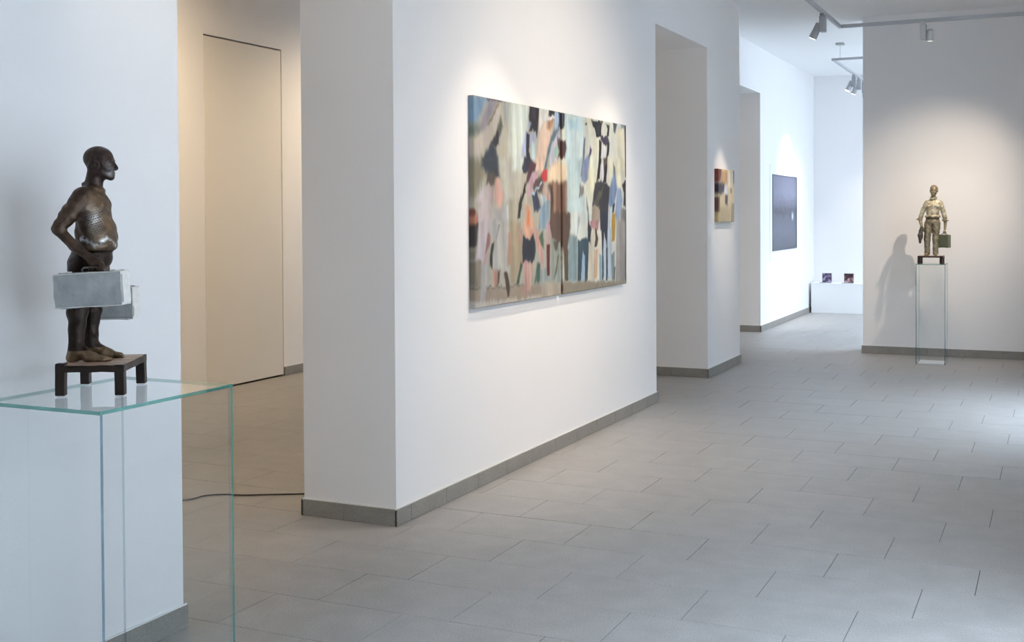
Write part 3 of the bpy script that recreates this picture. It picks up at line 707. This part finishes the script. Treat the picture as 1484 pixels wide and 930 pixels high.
# ------------------------------------------------------------------ bronze sculptures: smooth field -> one continuous surface
class Field:
    def __init__(s,lo,hi,h):
        s.lo=np.array(lo,np.float32); s.h=h; s.n=np.ceil((np.array(hi)-s.lo)/h).astype(int)+1
        s.F=np.full(s.n,.05,np.float32); s.ax=[s.lo[i]+np.arange(s.n[i],dtype=np.float32)*h for i in range(3)]
    def region(s,lo,hi,mg):
        i0=np.maximum(((np.array(lo)-mg-s.lo)/s.h).astype(int),0); i1=np.minimum(((np.array(hi)+mg-s.lo)/s.h).astype(int)+2,s.n)
        sl=tuple(slice(a,b) for a,b in zip(i0,i1)); X,Y,Z=np.meshgrid(*[s.ax[i][sl[i]] for i in range(3)],indexing='ij',sparse=True)
        return sl,X,Y,Z
    def smin(s,sl,d,k):
        a=s.F[sl]; h=np.maximum(k-np.abs(a-d),0)/k; s.F[sl]=np.minimum(a,d)-h*h*k*.25
    def smax(s,sl,d,k):
        a=s.F[sl]; h=np.maximum(k-np.abs(a-d),0)/k; s.F[sl]=np.maximum(a,d)+h*h*k*.25
    def cone(s,a,b,ra,rb=None,k=.012,cut=False,sc=(1,1,1)):
        rb=ra if rb is None else rb; a=np.array(a,float); b=np.array(b,float); r=max(ra,rb)*max(1,1/min(sc))
        sl,X,Y,Z=s.region(np.minimum(a,b)-r,np.maximum(a,b)+r,k+.01)
        ab=b-a; L=max((ab**2).sum(),1e-9)
        t=np.clip(((X-a[0])*ab[0]+(Y-a[1])*ab[1]+(Z-a[2])*ab[2])/L,0,1)
        d=np.sqrt(((X-a[0]-t*ab[0])*sc[0])**2+((Y-a[1]-t*ab[1])*sc[1])**2+((Z-a[2]-t*ab[2])*sc[2])**2)-(ra+(rb-ra)*t)
        s.smax(sl,-d,k) if cut else s.smin(sl,d,k)
    def ell(s,c,r,k=.015,cut=False,rot=0):
        c=np.array(c,float); r=np.array(r,float)
        sl,X,Y,Z=s.region(c-r.max(),c+r.max(),k+.01)
        dx,dy,dz=X-c[0],Y-c[1],Z-c[2]
        if rot: ca,sa=math.cos(rot),math.sin(rot); dx,dz=dx*ca+dz*sa,-dx*sa+dz*ca      # pitch about y
        k0=np.sqrt((dx/r[0])**2+(dy/r[1])**2+(dz/r[2])**2); k1=np.sqrt((dx/r[0]**2)**2+(dy/r[1]**2)**2+(dz/r[2]**2)**2)+1e-6
        d=k0*(k0-1)/k1
        s.smax(sl,-d,k) if cut else s.smin(sl,d,k)
    def wrinkle(s,lo,hi,fn,amp):
        sl,X,Y,Z=s.region(lo,hi,0); s.F[sl]+=amp*fn(X,Y,Z)
    def clip_floor(s,z=0): s.F=np.maximum(s.F,(z-s.ax[2])[None,None,:])
    def mesh(s):
        F=s.F; ins=F<0; n=F.shape
        c=np.zeros((n[0]-1,n[1]-1,n[2]-1),np.uint8)
        for dx in (0,1):
            for dy in (0,1):
                for dz in (0,1): c+=ins[dx:n[0]-1+dx,dy:n[1]-1+dy,dz:n[2]-1+dz]
        act=(c>0)&(c<8); I=np.argwhere(act); idm=-np.ones(act.shape,np.int64); idm[act]=np.arange(len(I))
        acc=np.zeros((len(I),3)); cnt=np.zeros(len(I))
        cor=[(x,y,z) for x in (0,1) for y in (0,1) for z in (0,1)]
        val={q:F[I[:,0]+q[0],I[:,1]+q[1],I[:,2]+q[2]] for q in cor}
        for a in cor:
            for ax in range(3):
                if a[ax]==0:
                    b=list(a); b[ax]=1; b=tuple(b); va,vb=val[a],val[b]; m_=(va<0)!=(vb<0)
                    t=np.where(m_,va/(va-vb+1e-12),0); P=np.tile(np.array(a,float),(len(I),1)); P[:,ax]+=t
                    acc+=P*m_[:,None]; cnt+=m_
        V=s.lo+(I+acc/cnt[:,None])*s.h
        faces=[]
        for ax in range(3):
            o=[i for i in range(3) if i!=ax]
            A=[slice(1,n[i]-1) for i in range(3)]; A[ax]=slice(0,n[ax]-1); B=list(A); B[ax]=slice(1,n[ax])
            a=ins[tuple(A)]; b=ins[tuple(B)]; E=np.argwhere(a!=b); off=np.array([1,1,1]); off[ax]=0; G=E+off
            flip=a[tuple(E.T)]
            def cell(d1,d2):
                g=G.copy(); g[:,o[0]]-=d1; g[:,o[1]]-=d2; return idm[g[:,0],g[:,1],g[:,2]]
            q=np.stack([cell(1,1),cell(0,1),cell(0,0),cell(1,0)],-1)
            if ax==1: flip=~flip
            q[~flip]=q[~flip][:,::-1]
            faces.append(q)
        Q=np.concatenate(faces); Q=Q[(Q>=0).all(1)]
        return V,Q
def field_obj(name,fd,mat,parent,colfn,rel_=.45,iters=1):
    V,Q=fd.mesh()
    for _ in range(iters):                       # relax
        S_=np.zeros_like(V); c=np.zeros(len(V))
        for a,b in ((0,1),(1,2),(2,3),(3,0)):
            np.add.at(S_,Q[:,a],V[Q[:,b]]); np.add.at(S_,Q[:,b],V[Q[:,a]]); np.add.at(c,Q[:,a],1); np.add.at(c,Q[:,b],1)
        V=V*(1-rel_)+S_/np.maximum(c,1)[:,None]*rel_
    me=bpy.data.meshes.new(name); me.vertices.add(len(V)); me.vertices.foreach_set('co',V.astype(np.float32).ravel())
    me.loops.add(len(Q)*4); me.loops.foreach_set('vertex_index',Q.astype(np.int32).ravel())
    me.polygons.add(len(Q)); me.polygons.foreach_set('loop_start',np.arange(0,len(Q)*4,4,dtype=np.int32)); 
    me.update(calc_edges=True); me.validate(); me.polygons.foreach_set('use_smooth',np.ones(len(me.polygons),bool))
    cl=colfn(V); at=me.color_attributes.new('patina_and_highlight','FLOAT_COLOR','POINT'); at.data.foreach_set('color',np.concatenate([cl,np.ones((len(cl),1))],1).astype(np.float32).ravel())
    me.materials.append(mat); o=bpy.data.objects.new(name,me); link(o,parent); return o
def bronze(name,dark,metal=.75,rough=.42,bumps=.6):
    mt,nt,b=newmat(name); a=N(nt,'ShaderNodeAttribute',attribute_name='patina_and_highlight'); co=coords(nt)
    n=N(nt,'ShaderNodeTexNoise',i_Scale=38.0,i_Detail=6.0,i_Roughness=.65); nt.links.new(co,n.inputs['Vector'])
    r=N(nt,'ShaderNodeMapRange'); r.inputs['From Min'].default_value=.3; r.inputs['From Max'].default_value=.7; r.inputs['To Min'].default_value=.65; r.inputs['To Max'].default_value=1.45
    nt.links.new(n.outputs['Fac'],r.inputs['Value']); s=N(nt,'ShaderNodeVectorMath',operation='SCALE'); nt.links.new(a.outputs['Color'],s.inputs[0]); nt.links.new(r.outputs[0],s.inputs['Scale'])
    nt.links.new(s.outputs[0],b.inputs['Base Color']); b.inputs['Metallic'].default_value=metal; b.inputs['Roughness'].default_value=rough
    n2=N(nt,'ShaderNodeTexNoise',i_Scale=70.0,i_Detail=5.0); nt.links.new(co,n2.inputs['Vector'])
    bp=N(nt,'ShaderNodeBump',i_Strength=bumps,i_Distance=.004); nt.links.new(n2.outputs['Fac'],bp.inputs['Height']); nt.links.new(bp.outputs[0],b.inputs['Normal']); return mt
M['bronze']=bronze('brown_bronze',None); M['bronze2']=bronze('golden_bronze',None,.5,.5)
def vnoise(V,f,seed):
    r=np.random.RandomState(seed); a=r.rand(24,24,24); g=(V*f)%23; i=g.astype(int); u=g-i; o=0
    for x in (0,1):
        for y in (0,1):
            for z in (0,1):
                o=o+a[i[:,0]+x,i[:,1]+y,i[:,2]+z]*(u[:,0] if x else 1-u[:,0])*(u[:,1] if y else 1-u[:,1])*(u[:,2] if z else 1-u[:,2])
    return o
def head(f,c,s=1.0,yaw=0):
    """head with face; c = centre of the skull, +x forward"""
    ca,sa=math.cos(yaw),math.sin(yaw)
    def p(x,y,z): return (c[0]+(x*ca-y*sa)*s,c[1]+(x*sa+y*ca)*s,c[2]+z*s)
    f.ell(p(-.008,0,.004),np.array((.045,.0350,.037))*s,.01); f.ell(p(.009,0,-.024),np.array((.031,.0275,.036))*s,.014)
    f.cone(p(.004,-.018,-.040),p(.028,-.006,-.053),.0095*s,.008*s,.01); f.cone(p(.004,.018,-.040),p(.028,.006,-.053),.0095*s,.008*s,.01)
    f.ell(p(.030,0,-.054),np.array((.0095,.011,.009))*s,.008)
    f.cone(p(.0335,-.016,-.004),p(.0335,.016,-.004),.0052*s,None,.006)          # brow
    for q in (-1,1):
        f.ell(p(.041,q*.0135,-.015),np.array((.011,.0090,.0068))*s,.004,cut=True)
        f.ell(p(.0315,q*.0130,-.0155),np.array((.0050,.0060,.0040))*s,.0015)     # eyeball
        f.ell(p(.027,q*.0195,-.029),np.array((.009,.0065,.0075))*s,.006)
        f.cone(p(-.012,q*.030,.006),p(-.024,q*.026,-.022),.0075*s,.008*s,.005)    # cropped hair edge           # cheek
        f.ell(p(-.004,q*.0350,-.019),np.array((.0095,.0042,.0140))*s,.003)      # ear
        f.ell(p(-.001,q*.0395,-.018),np.array((.0045,.003,.007))*s,.002,cut=True)
    f.cone(p(.0375,0,-.008),p(.0470,0,-.0265),.0040*s,.0058*s,.004); f.ell(p(.043,0,-.030),np.array((.006,.0078,.0042))*s,.004)
    f.cone(p(.0375,-.0085,-.0405),p(.0375,.0085,-.0405),.0034*s,None,.003); f.cone(p(.0365,-.0075,-.0465),p(.0365,.0075,-.0465),.0038*s,None,.003)
    f.cone(p(.0425,-.0105,-.0435),p(.0425,.0105,-.0435),.0012*s,None,.001,cut=True)
def ring(f,c,rx,ry,r,k=.004,tilt=0,a0=0,a1=360,n=20):
    P=[]
    for i in range(n+1):
        a=R(a0+(a1-a0)*i/n); P.append((c[0]+rx*math.cos(a),c[1]+ry*math.sin(a),c[2]+tilt*math.cos(a)))
    for i in range(n): f.cone(P[i],P[i+1],r,None,k)
def fist(f,c,ax,s=1.0,side=1,palm=(0,0,.018)):
    """hand closed round a handle that runs along x through c: palm above, four fingers curled under, thumb across"""
    c=np.array(c,float)
    f.ell(c+np.array((0,-side*.004,.011))*s,np.array((.021,.010,.013))*s,.008)
    for i,L in enumerate((.95,1.05,1.0,.82)):
        x=(.0165-.0105*i)*s; q=c+np.array((x,0,0)); r=.0051*s*(1 if i<3 else .88)
        f.cone(q+np.array((0,-side*.010,.010))*s,q+np.array((0,-side*.0125*L,-.004))*s,r,None,.0025)
        f.cone(q+np.array((0,-side*.0125*L,-.004))*s,q+np.array((0,-side*.002,-.0115*L))*s,r,r*.95,.0025)
        f.cone(q+np.array((0,-side*.002,-.0115*L))*s,q+np.array((0,side*.008,-.004))*s,r*.95,r*.85,.0025)
    f.cone(c+np.array((.006,side*.002,.014))*s,c+np.array((.022,side*.009,.004))*s,.0066*s,.0058*s,.004)
    f.cone(c+np.array((.022,side*.009,.004))*s,c+np.array((.016,side*.011,-.007))*s,.0056*s,.0048*s,.003)
# ---- near statue: man looking ahead, a suitcase in each hand
def figure_one(parent):
    f=Field((-.15,-.17,-.012),(.10,.15,.68),.0023)
    head(f,(.002,0,.612))
    f.cone((-.012,0,.585),(-.024,0,.515),.0240,.029,.014)
    f.ell((-.024,0,.462),(.052,.084,.060),.02); f.cone((-.034,-.062,.500),(-.034,.062,.500),.024,None,.02)
    f.cone((-.028,-.03,.518),(-.034,-.07,.500),.016,.020,.015); f.cone((-.028,.03,.518),(-.034,.07,.500),.016,.020,.015)
    f.ell((-.016,0,.385),(.060,.077,.072),.02); f.ell((.008,0,.372),(.033,.056,.045),.02)
    ring(f,(-.020,0,.342),.054,.070,.0075,.014,.006)
    ring(f,(-.021,0,.527),.0285,.031,.0032,.009,-.010)                      # open collar
    # trousers
    f.ell((-.026,0,.312),(.058,.068,.045),.012); f.ell((-.058,0,.292),(.042,.062,.042),.015)
    f.cone((-.046,-.040,.285),(-.060,-.043,.150),.040,.031,.012); f.cone((-.060,-.043,.150),(-.066,-.047,.030),.029,.0200,.01)
    f.cone((-.040,.038,.285),(-.044,.042,.155),.040,.031,.012); f.cone((-.044,.042,.155),(-.050,.047,.030),.029,.0200,.01)
    # feet with toes
    for (hx,y,tx) in ((-.074,-.050,.034),(-.054,.048,.050)):
        f.ell((hx,y,.012),(.020,.0185,.018),.01); f.cone((hx+.010,y,.034),(hx+.060,y,.013),.0215,.0155,.014,sc=(1,.85,1))
        f.cone((hx+.05,y,.009),(tx-.012,y,.006),.017,.0125,.01,sc=(1,.75,1.25))
        for i in range(5):
            yy=y+(i-2)*.0075*(1 if y<0 else -1); q=tx-.004-abs(i-3.2)*.003 if i<4 else tx+.001
            f.cone((tx-.02,yy,.006),(q,yy,.0045),.0052,.0048 if i<4 else .006,.002)
    # near arm bent back, far arm hanging
    S=-1
    f.cone((-.036,-.074,.492),(-.064,-.100,.445),.029,.025,.014); f.cone((-.064,-.100,.445),(-.090,-.114,.404),.025,.021,.01)
    ring(f,(-.078,-.108,.420),.022,.021,.0035,.003,.014)
    f.cone((-.092,-.115,.400),(-.046,-.110,.350),.0165,.0150,.007); f.cone((-.046,-.110,.350),(-.004,-.107,.316),.0150,.011,.008)
    f.cone((-.004,-.107,.316),(.010,-.109,.303),.0118,.012,.008)
    fist(f,(.014,-.110,.288),None,1.08,side=-1)
    f.cone((-.036,.074,.494),(-.034,.100,.400),.029,.024,.016); f.cone((-.034,.102,.400),(-.020,.108,.385),.025,.021,.01)
    f.cone((-.026,.106,.392),(-.018,.111,.262),.0185,.012,.01)
    fist(f,(-.020,.112,.232),None,1.08,side=1)
    # folds in the cloth
    f.wrinkle((-.10,-.10,.335),(.06,.10,.50),lambda X,Y,Z: np.sin(Z*150+X*55+4*np.sin(Y*45))*np.cos(Y*38+Z*30),.0016)
    f.wrinkle((-.12,-.10,.03),(.03,.10,.30),lambda X,Y,Z: np.sin(Z*120+Y*60)*np.cos(X*70+Z*20),.0014)
    f.wrinkle((-.12,-.145,.40),(-.02,-.08,.50),lambda X,Y,Z: np.sin((X+Z)*190)*np.cos(Y*60),.0012)
    f.clip_floor(0)
    def col(V):
        x,y,z=V.T; c=np.tile(np.array([.105,.066,.046]),(len(V),1)); n=vnoise(V,60,2); n2=vnoise(V,150,5)
        skin=z>.53; c[skin]=(.070,.046,.038)
        shirt=(z>.335)&(z<.53)&(np.abs(y)<.088)&(x>-.02); c[shirt]=np.array((.17,.115,.072))
        leg=(z<.335)&(z>.035)&(np.abs(y)<.09); c[leg]=(.040,.026,.020)
        ft=(z<.035); c[ft]=(.27,.18,.105)
        c*= (0.45+.55*n)[:,None]
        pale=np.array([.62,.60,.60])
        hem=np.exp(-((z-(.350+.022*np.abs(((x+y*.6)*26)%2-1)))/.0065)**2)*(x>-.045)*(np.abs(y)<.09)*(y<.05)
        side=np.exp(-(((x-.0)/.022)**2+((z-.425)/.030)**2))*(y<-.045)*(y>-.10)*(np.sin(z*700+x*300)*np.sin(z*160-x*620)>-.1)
        face=np.exp(-(((x-.034)/.010)**2+((z-.578)/.016)**2))*(y<.0)*.55+np.exp(-(((x-.020)/.012)**2+((z-.647)/.006)**2))*(y<0)*.35  # highlights painted on the cheek and the top of the forehead
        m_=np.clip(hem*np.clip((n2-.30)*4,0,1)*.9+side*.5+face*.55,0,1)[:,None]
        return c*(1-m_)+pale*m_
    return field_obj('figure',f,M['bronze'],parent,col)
def suitcase(parent,loc,rot,L,D,H,mats,name='suitcase',handle_mat=None,seed=1,strap=False):
    o_=bpy.data.objects.new(name,None)
    bm=bmesh.new(); box(bm,-L/2,L/2,-D/2,D/2,-H/2,H/2)
    bmesh.ops.subdivide_edges(bm,edges=bm.edges[:],cuts=9,use_grid_fill=True)
    rng=random.Random(seed); mb=min(.006,D*.12)
    for v in bm.verts:
        c=v.co
        # pull corners in, bow the faces, dent the surface
        ex=[abs(c.x)>L/2-1e-5,abs(c.y)>D/2-1e-5,abs(c.z)>H/2-1e-5]
        if sum(ex)>=2:
            for i,hh in enumerate((L/2,D/2,H/2)):
                if ex[i]: c[i]*=1-mb*.45/hh
        k=.0012*math.sin(c.x*61+seed)+.001*math.sin(c.z*83+c.x*37)
        if ex[1]: c.y+=math.copysign(k,c.y)
        elif ex[2]: c.z+=k*.7
        elif ex[0]: c.x+=k*.6
    bm.normal_update()
    for fc in bm.faces:
        if abs(fc.normal.y)<.5: fc.material_index=1
    me=bpy.data.meshes.new(name); bm.to_mesh(me); bm.free(); me.materials.append(mats[0]); me.materials.append(mats[1])
    o=bpy.data.objects.new(name,me); link(o,parent); o.location=loc; o.rotation_euler=rot
    # lid seam strip, raised rim, corner caps, latches, handle
    bm=bmesh.new()
    rr=.0014
    for s_ in (-1,1):
        y=s_*(D/2-.002); tube(bm,[(-L/2+.004,y,-H/2+.003),(L/2-.004,y,-H/2+.003),(L/2-.003,y,H/2-.003),(-L/2+.003,y,H/2-.003),(-L/2+.004,y,-H/2+.003)],rr,6,False)
    mesh_obj('rim',bm,mats[1],o)
    bm=bmesh.new(); e=.0012
    box(bm,-L/2+.006,L/2-.006,-.0010,.0010,H/2-.001,H/2+e)
    mesh_obj('lid_seam',bm,mats[2],o)
    for s_ in (-1,1):
        bxo('latch',(s_*L*.32-.008,s_*L*.32+.008,-.006,.006,H/2-.001,H/2+.004),mats[1],o,.001)
    bm=bmesh.new(); hw=min(.026,L*.28); hh=.013
    tube(bm,[(-hw,0,H/2-.002),(-hw,0,H/2+hh*.6),(-hw*.8,0,H/2+hh),(hw*.8,0,H/2+hh),(hw,0,H/2+hh*.6),(hw,0,H/2-.002)],.0032,8); mesh_obj('handle',bm,handle_mat or mats[2],o,smooth=True)
    if strap:
        bm=bmesh.new()
        for s_ in (-.28,.28): box(bm,L*s_-.006,L*s_+.006,-D/2-.0016,D/2+.0016,-H/2-.0016,H/2+.0016)
        mesh_obj('strap',bm,mats[2],o)
    return o
def stool(parent,sx,sy,top,th,leg,mats,pad,z_gl,lump=False):
    """plank stool under a figure; its top is z=0 of the parent"""
    H=top-z_gl
    s=bpy.data.objects.new('stool',None); s.empty_display_size=.05; link(s,parent)
    bm=bmesh.new(); box(bm,-sx/2,sx/2,-sy/2,sy/2,-th,-.003); 
    bmesh.ops.subdivide_edges(bm,edges=bm.edges[:],cuts=5,use_grid_fill=True)
    for v in bm.verts: v.co+=Vector((math.sin(v.co.y*90)*.001,math.sin(v.co.x*70)*.001,math.sin(v.co.x*110+v.co.y*60)*.0007))
    mesh_obj('seat_frame',bm,mats[0],s)
    n=7; w_=(sy-.012)/n
    for i in range(n):
        y0=-sy/2+.006+i*w_; bm=bmesh.new(); box(bm,-sx/2+.008,sx/2-.004,y0+.0008,y0+w_-.0008,-.006,-.0004+(.0006 if i%2 else 0)); bev(bm,.001); mesh_obj('slat',bm,mats[1],s)
    for ix in (-1,1):
        for iy in (-1,1):
            bm=bmesh.new(); cx,cy=ix*(sx/2-leg/2),iy*(sy/2-leg/2)
            box(bm,cx-leg/2,cx+leg/2,cy-leg/2,cy+leg/2,-H+pad,-.001 if not(lump and ix<0 and iy<0) else .004)
            bmesh.ops.subdivide_edges(bm,edges=bm.edges[:],cuts=2,use_grid_fill=True)
            for v in bm.verts: v.co+=Vector((math.sin(v.co.z*170+cx*50),math.sin(v.co.z*140+cy*60),0))*.0009
            bev(bm,.0015,1,[e for e in bm.edges if e.calc_face_angle(0)>.8])
            mesh_obj('leg',bm,mats[0],s)
            if pad: bxo('foot_pad',(cx-leg*.42,cx+leg*.42,cy-leg*.42,cy+leg*.42,-H,-H+pad),M['pad'],s)
M['pad']=plain('clear_white_pad',(.8,.8,.82,1),.3)
M['darkbronze']=plain('dark_bronze',(.036,.024,.020,1),.42,.6,noise=.5,scale=60,bump=.6,bscale=90)
M['slatbronze']=plain('rubbed_bronze_slats',(.46,.31,.22,1),.42,.4,noise=.5,scale=50,bump=.7,bscale=110)
M['caseface']=plain('chalky_grey_case',(.40,.405,.40,1),.75,noise=.5,scale=20,bump=.9,bscale=80)
M['caserim']=plain('chalky_edge_lit_end',(.74,.72,.68,1),.75,noise=.2,scale=60,bump=.8,bscale=90)  # whiter edge paint, also whitens the case ends as if lit
M['casedark']=plain('dark_case_seam',(.10,.09,.08,1),.6)
S1=(-2.654,2.7085,1.112); AZ=R(28.4)
root=empty('bronze_statue',S1,AZ); tag(root,'dark bronze statue of a man in profile holding two whitish suitcases, near left','statue')
figure_one(root)
cm=(M['caseface'],M['caserim'],M['casedark'])
suitcase(root,(.004,-.113,.222),(0,R(-3),R(-8)),.212,.066,.104,cm,seed=2)
suitcase(root,(-.022,.113,.165),(0,R(-1),R(-7)),.205,.060,.104,cm,seed=5)
stool(root,.200,.268,1.112,.022,.028,(M['darkbronze'],M['slatbronze']),.004,PH,lump=True)
# ---- far statue: man seen from the front, cloth in one hand, small case in the other
def figure_two(parent):
    f=Field((-.10,-.15,-.012),(.13,.19,.74),.003)
    head(f,(.004,.027,.680),1.08,yaw=R(-6))
    f.cone((.0,.024,.64),(-.006,.022,.575),.0205,.025,.012)
    f.ell((.0,.022,.500),(.048,.068,.062),.02); f.cone((-.006,-.030,.540),(-.006,.074,.540),.022,None,.02)
    f.cone((-.003,-.005,.566),(-.006,-.042,.544),.014,.018,.015); f.cone((-.003,.049,.566),(-.006,.086,.544),.014,.018,.015)
    f.ell((.004,.018,.435),(.050,.064,.062),.02)
    ring(f,(.004,.016,.402),.046,.062,.012,.010)
    ring(f,(.004,.015,.380),.046,.060,.0055,.003)                          # belt
    f.ell((.060,.018,.381),(.004,.012,.007),.002)                          # buckle
    ring(f,(.002,.024,.592),.029,.032,.0045,.004,-.010)                    # collar
    f.cone((.050,.022,.56),(.060,.018,.40),.003,None,.003)                 # placket
    for y in (-.02,.062): f.ell((.048,y,.505),(.010,.020,.016),.005)       # pockets
    f.ell((.002,.014,.350),(.052,.070,.048),.015)
    f.cone((.002,-.026,.325),(.008,-.036,.170),.041,.032,.012); f.cone((.008,-.036,.170),(-.004,-.037,.028),.031,.027,.01)
    f.cone((.002,.052,.325),(.004,.045,.170),.041,.032,.012); f.cone((.004,.045,.170),(-.004,.043,.028),.031,.027,.01)
    for y in (-.037,.043):
        f.cone((-.018,y,.012),(.062,y+(-.008 if y<0 else .008),.010),.018,.016,.008,sc=(1,.9,1.2)); ring(f,(-.004,y,.030),.025,.025,.005,.004)
    # arms
    f.cone((-.006,-.046,.536),(-.004,-.078,.465),.025,.023,.012); f.cone((-.004,-.078,.465),(.004,-.104,.385),.023,.021,.01)
    ring(f,(.006,-.112,.372),.025,.025,.006,.005)
    f.cone((.006,-.110,.378),(.030,-.084,.285),.0185,.0125,.008); f.cone((.030,-.084,.285),(.036,-.078,.262),.013,.015,.008)
    for i in range(4): f.cone((.040+.006*i-.008,-.080,.262),(.046+.004*i-.008,-.084,.232),.0058,.005,.003)
    f.cone((.036,-.078,.270),(.052,-.066,.245),.0065,.0055,.004)
    f.cone((-.006,.090,.536),(-.004,.112,.465),.025,.023,.012); f.cone((-.004,.112,.465),(.002,.133,.385),.023,.022,.01)
    ring(f,(.003,.138,.360),.026,.026,.006,.005)
    f.cone((.003,.138,.365),(.008,.135,.272),.0175,.012,.008)
    fist(f,(.010,.134,.238),None,1.05,side=1)
    # cloth hanging from the right hand
    f.cone((.042,-.090,.285),(.046,-.104,.210),.016,.021,.008); f.cone((.046,-.104,.210),(.044,-.102,.135),.020,.011,.008)
    f.cone((.036,-.086,.25),(.040,-.088,.175),.012,.010,.008)
    f.wrinkle((-.06,-.07,.39),(.07,.11,.58),lambda X,Y,Z: np.sin(Y*120+4*np.sin(Z*45))*np.cos(Z*40+X*50),.0020)
    f.wrinkle((-.06,-.13,.36),(.06,-.07,.55),lambda X,Y,Z: np.sin(Z*150+Y*60)*np.cos(X*60),.0018)
    f.wrinkle((-.06,.10,.36),(.06,.17,.55),lambda X,Y,Z: np.sin(Z*150-Y*60)*np.cos(X*60),.0018)
    f.wrinkle((-.06,-.09,.03),(.07,.10,.34),lambda X,Y,Z: np.sin(Z*95+Y*70)*np.cos(Y*110+Z*20),.0018)
    f.wrinkle((0,-.14,.12),(.09,-.07,.28),lambda X,Y,Z: np.sin(Y*260+Z*60),.0018)
    f.clip_floor(0)
    def col(V):
        x,y,z=V.T; n=vnoise(V,55,3); c=np.tile(np.array([.30,.245,.155]),(len(V),1))
        c[(z>.40)&(z<.60)]=(.46,.41,.30); c[(z<.375)&(np.abs(y-.01)<.092)]=(.26,.215,.145)
        c[(z<.30)&(y<-.07)&(z>.11)]=(.10,.085,.07); c[(z>.60)]=(.26,.21,.135)
        c[(z>.372)&(z<.388)&(np.abs(y-.015)<.075)]=(.10,.08,.06); return c*(.65+.7*n)[:,None]
    return field_obj('figure',f,M['bronze2'],parent,col)
z2=PH+.004+.081
root=empty('bronze_statue',(-1.177,12.68,z2),R(-90)); tag(root,'small golden bronze statue of a man facing front with one green case','statue')
figure_two(root)
M['green']=plain('green_patina_case',(.125,.14,.085,1),.55,.3,noise=.35,scale=50,bump=.6)
M['greenrim']=plain('green_case_rim',(.20,.21,.14,1),.5,.3)
suitcase(root,(.012,.127,.148),(0,0,R(62)),.125,.052,.132,(M['green'],M['greenrim'],M['casedark']),seed=8)
stool(root,.20,.245,z2,.018,.032,(M['darkbronze'],M['slatbronze']),0,PH+.004)
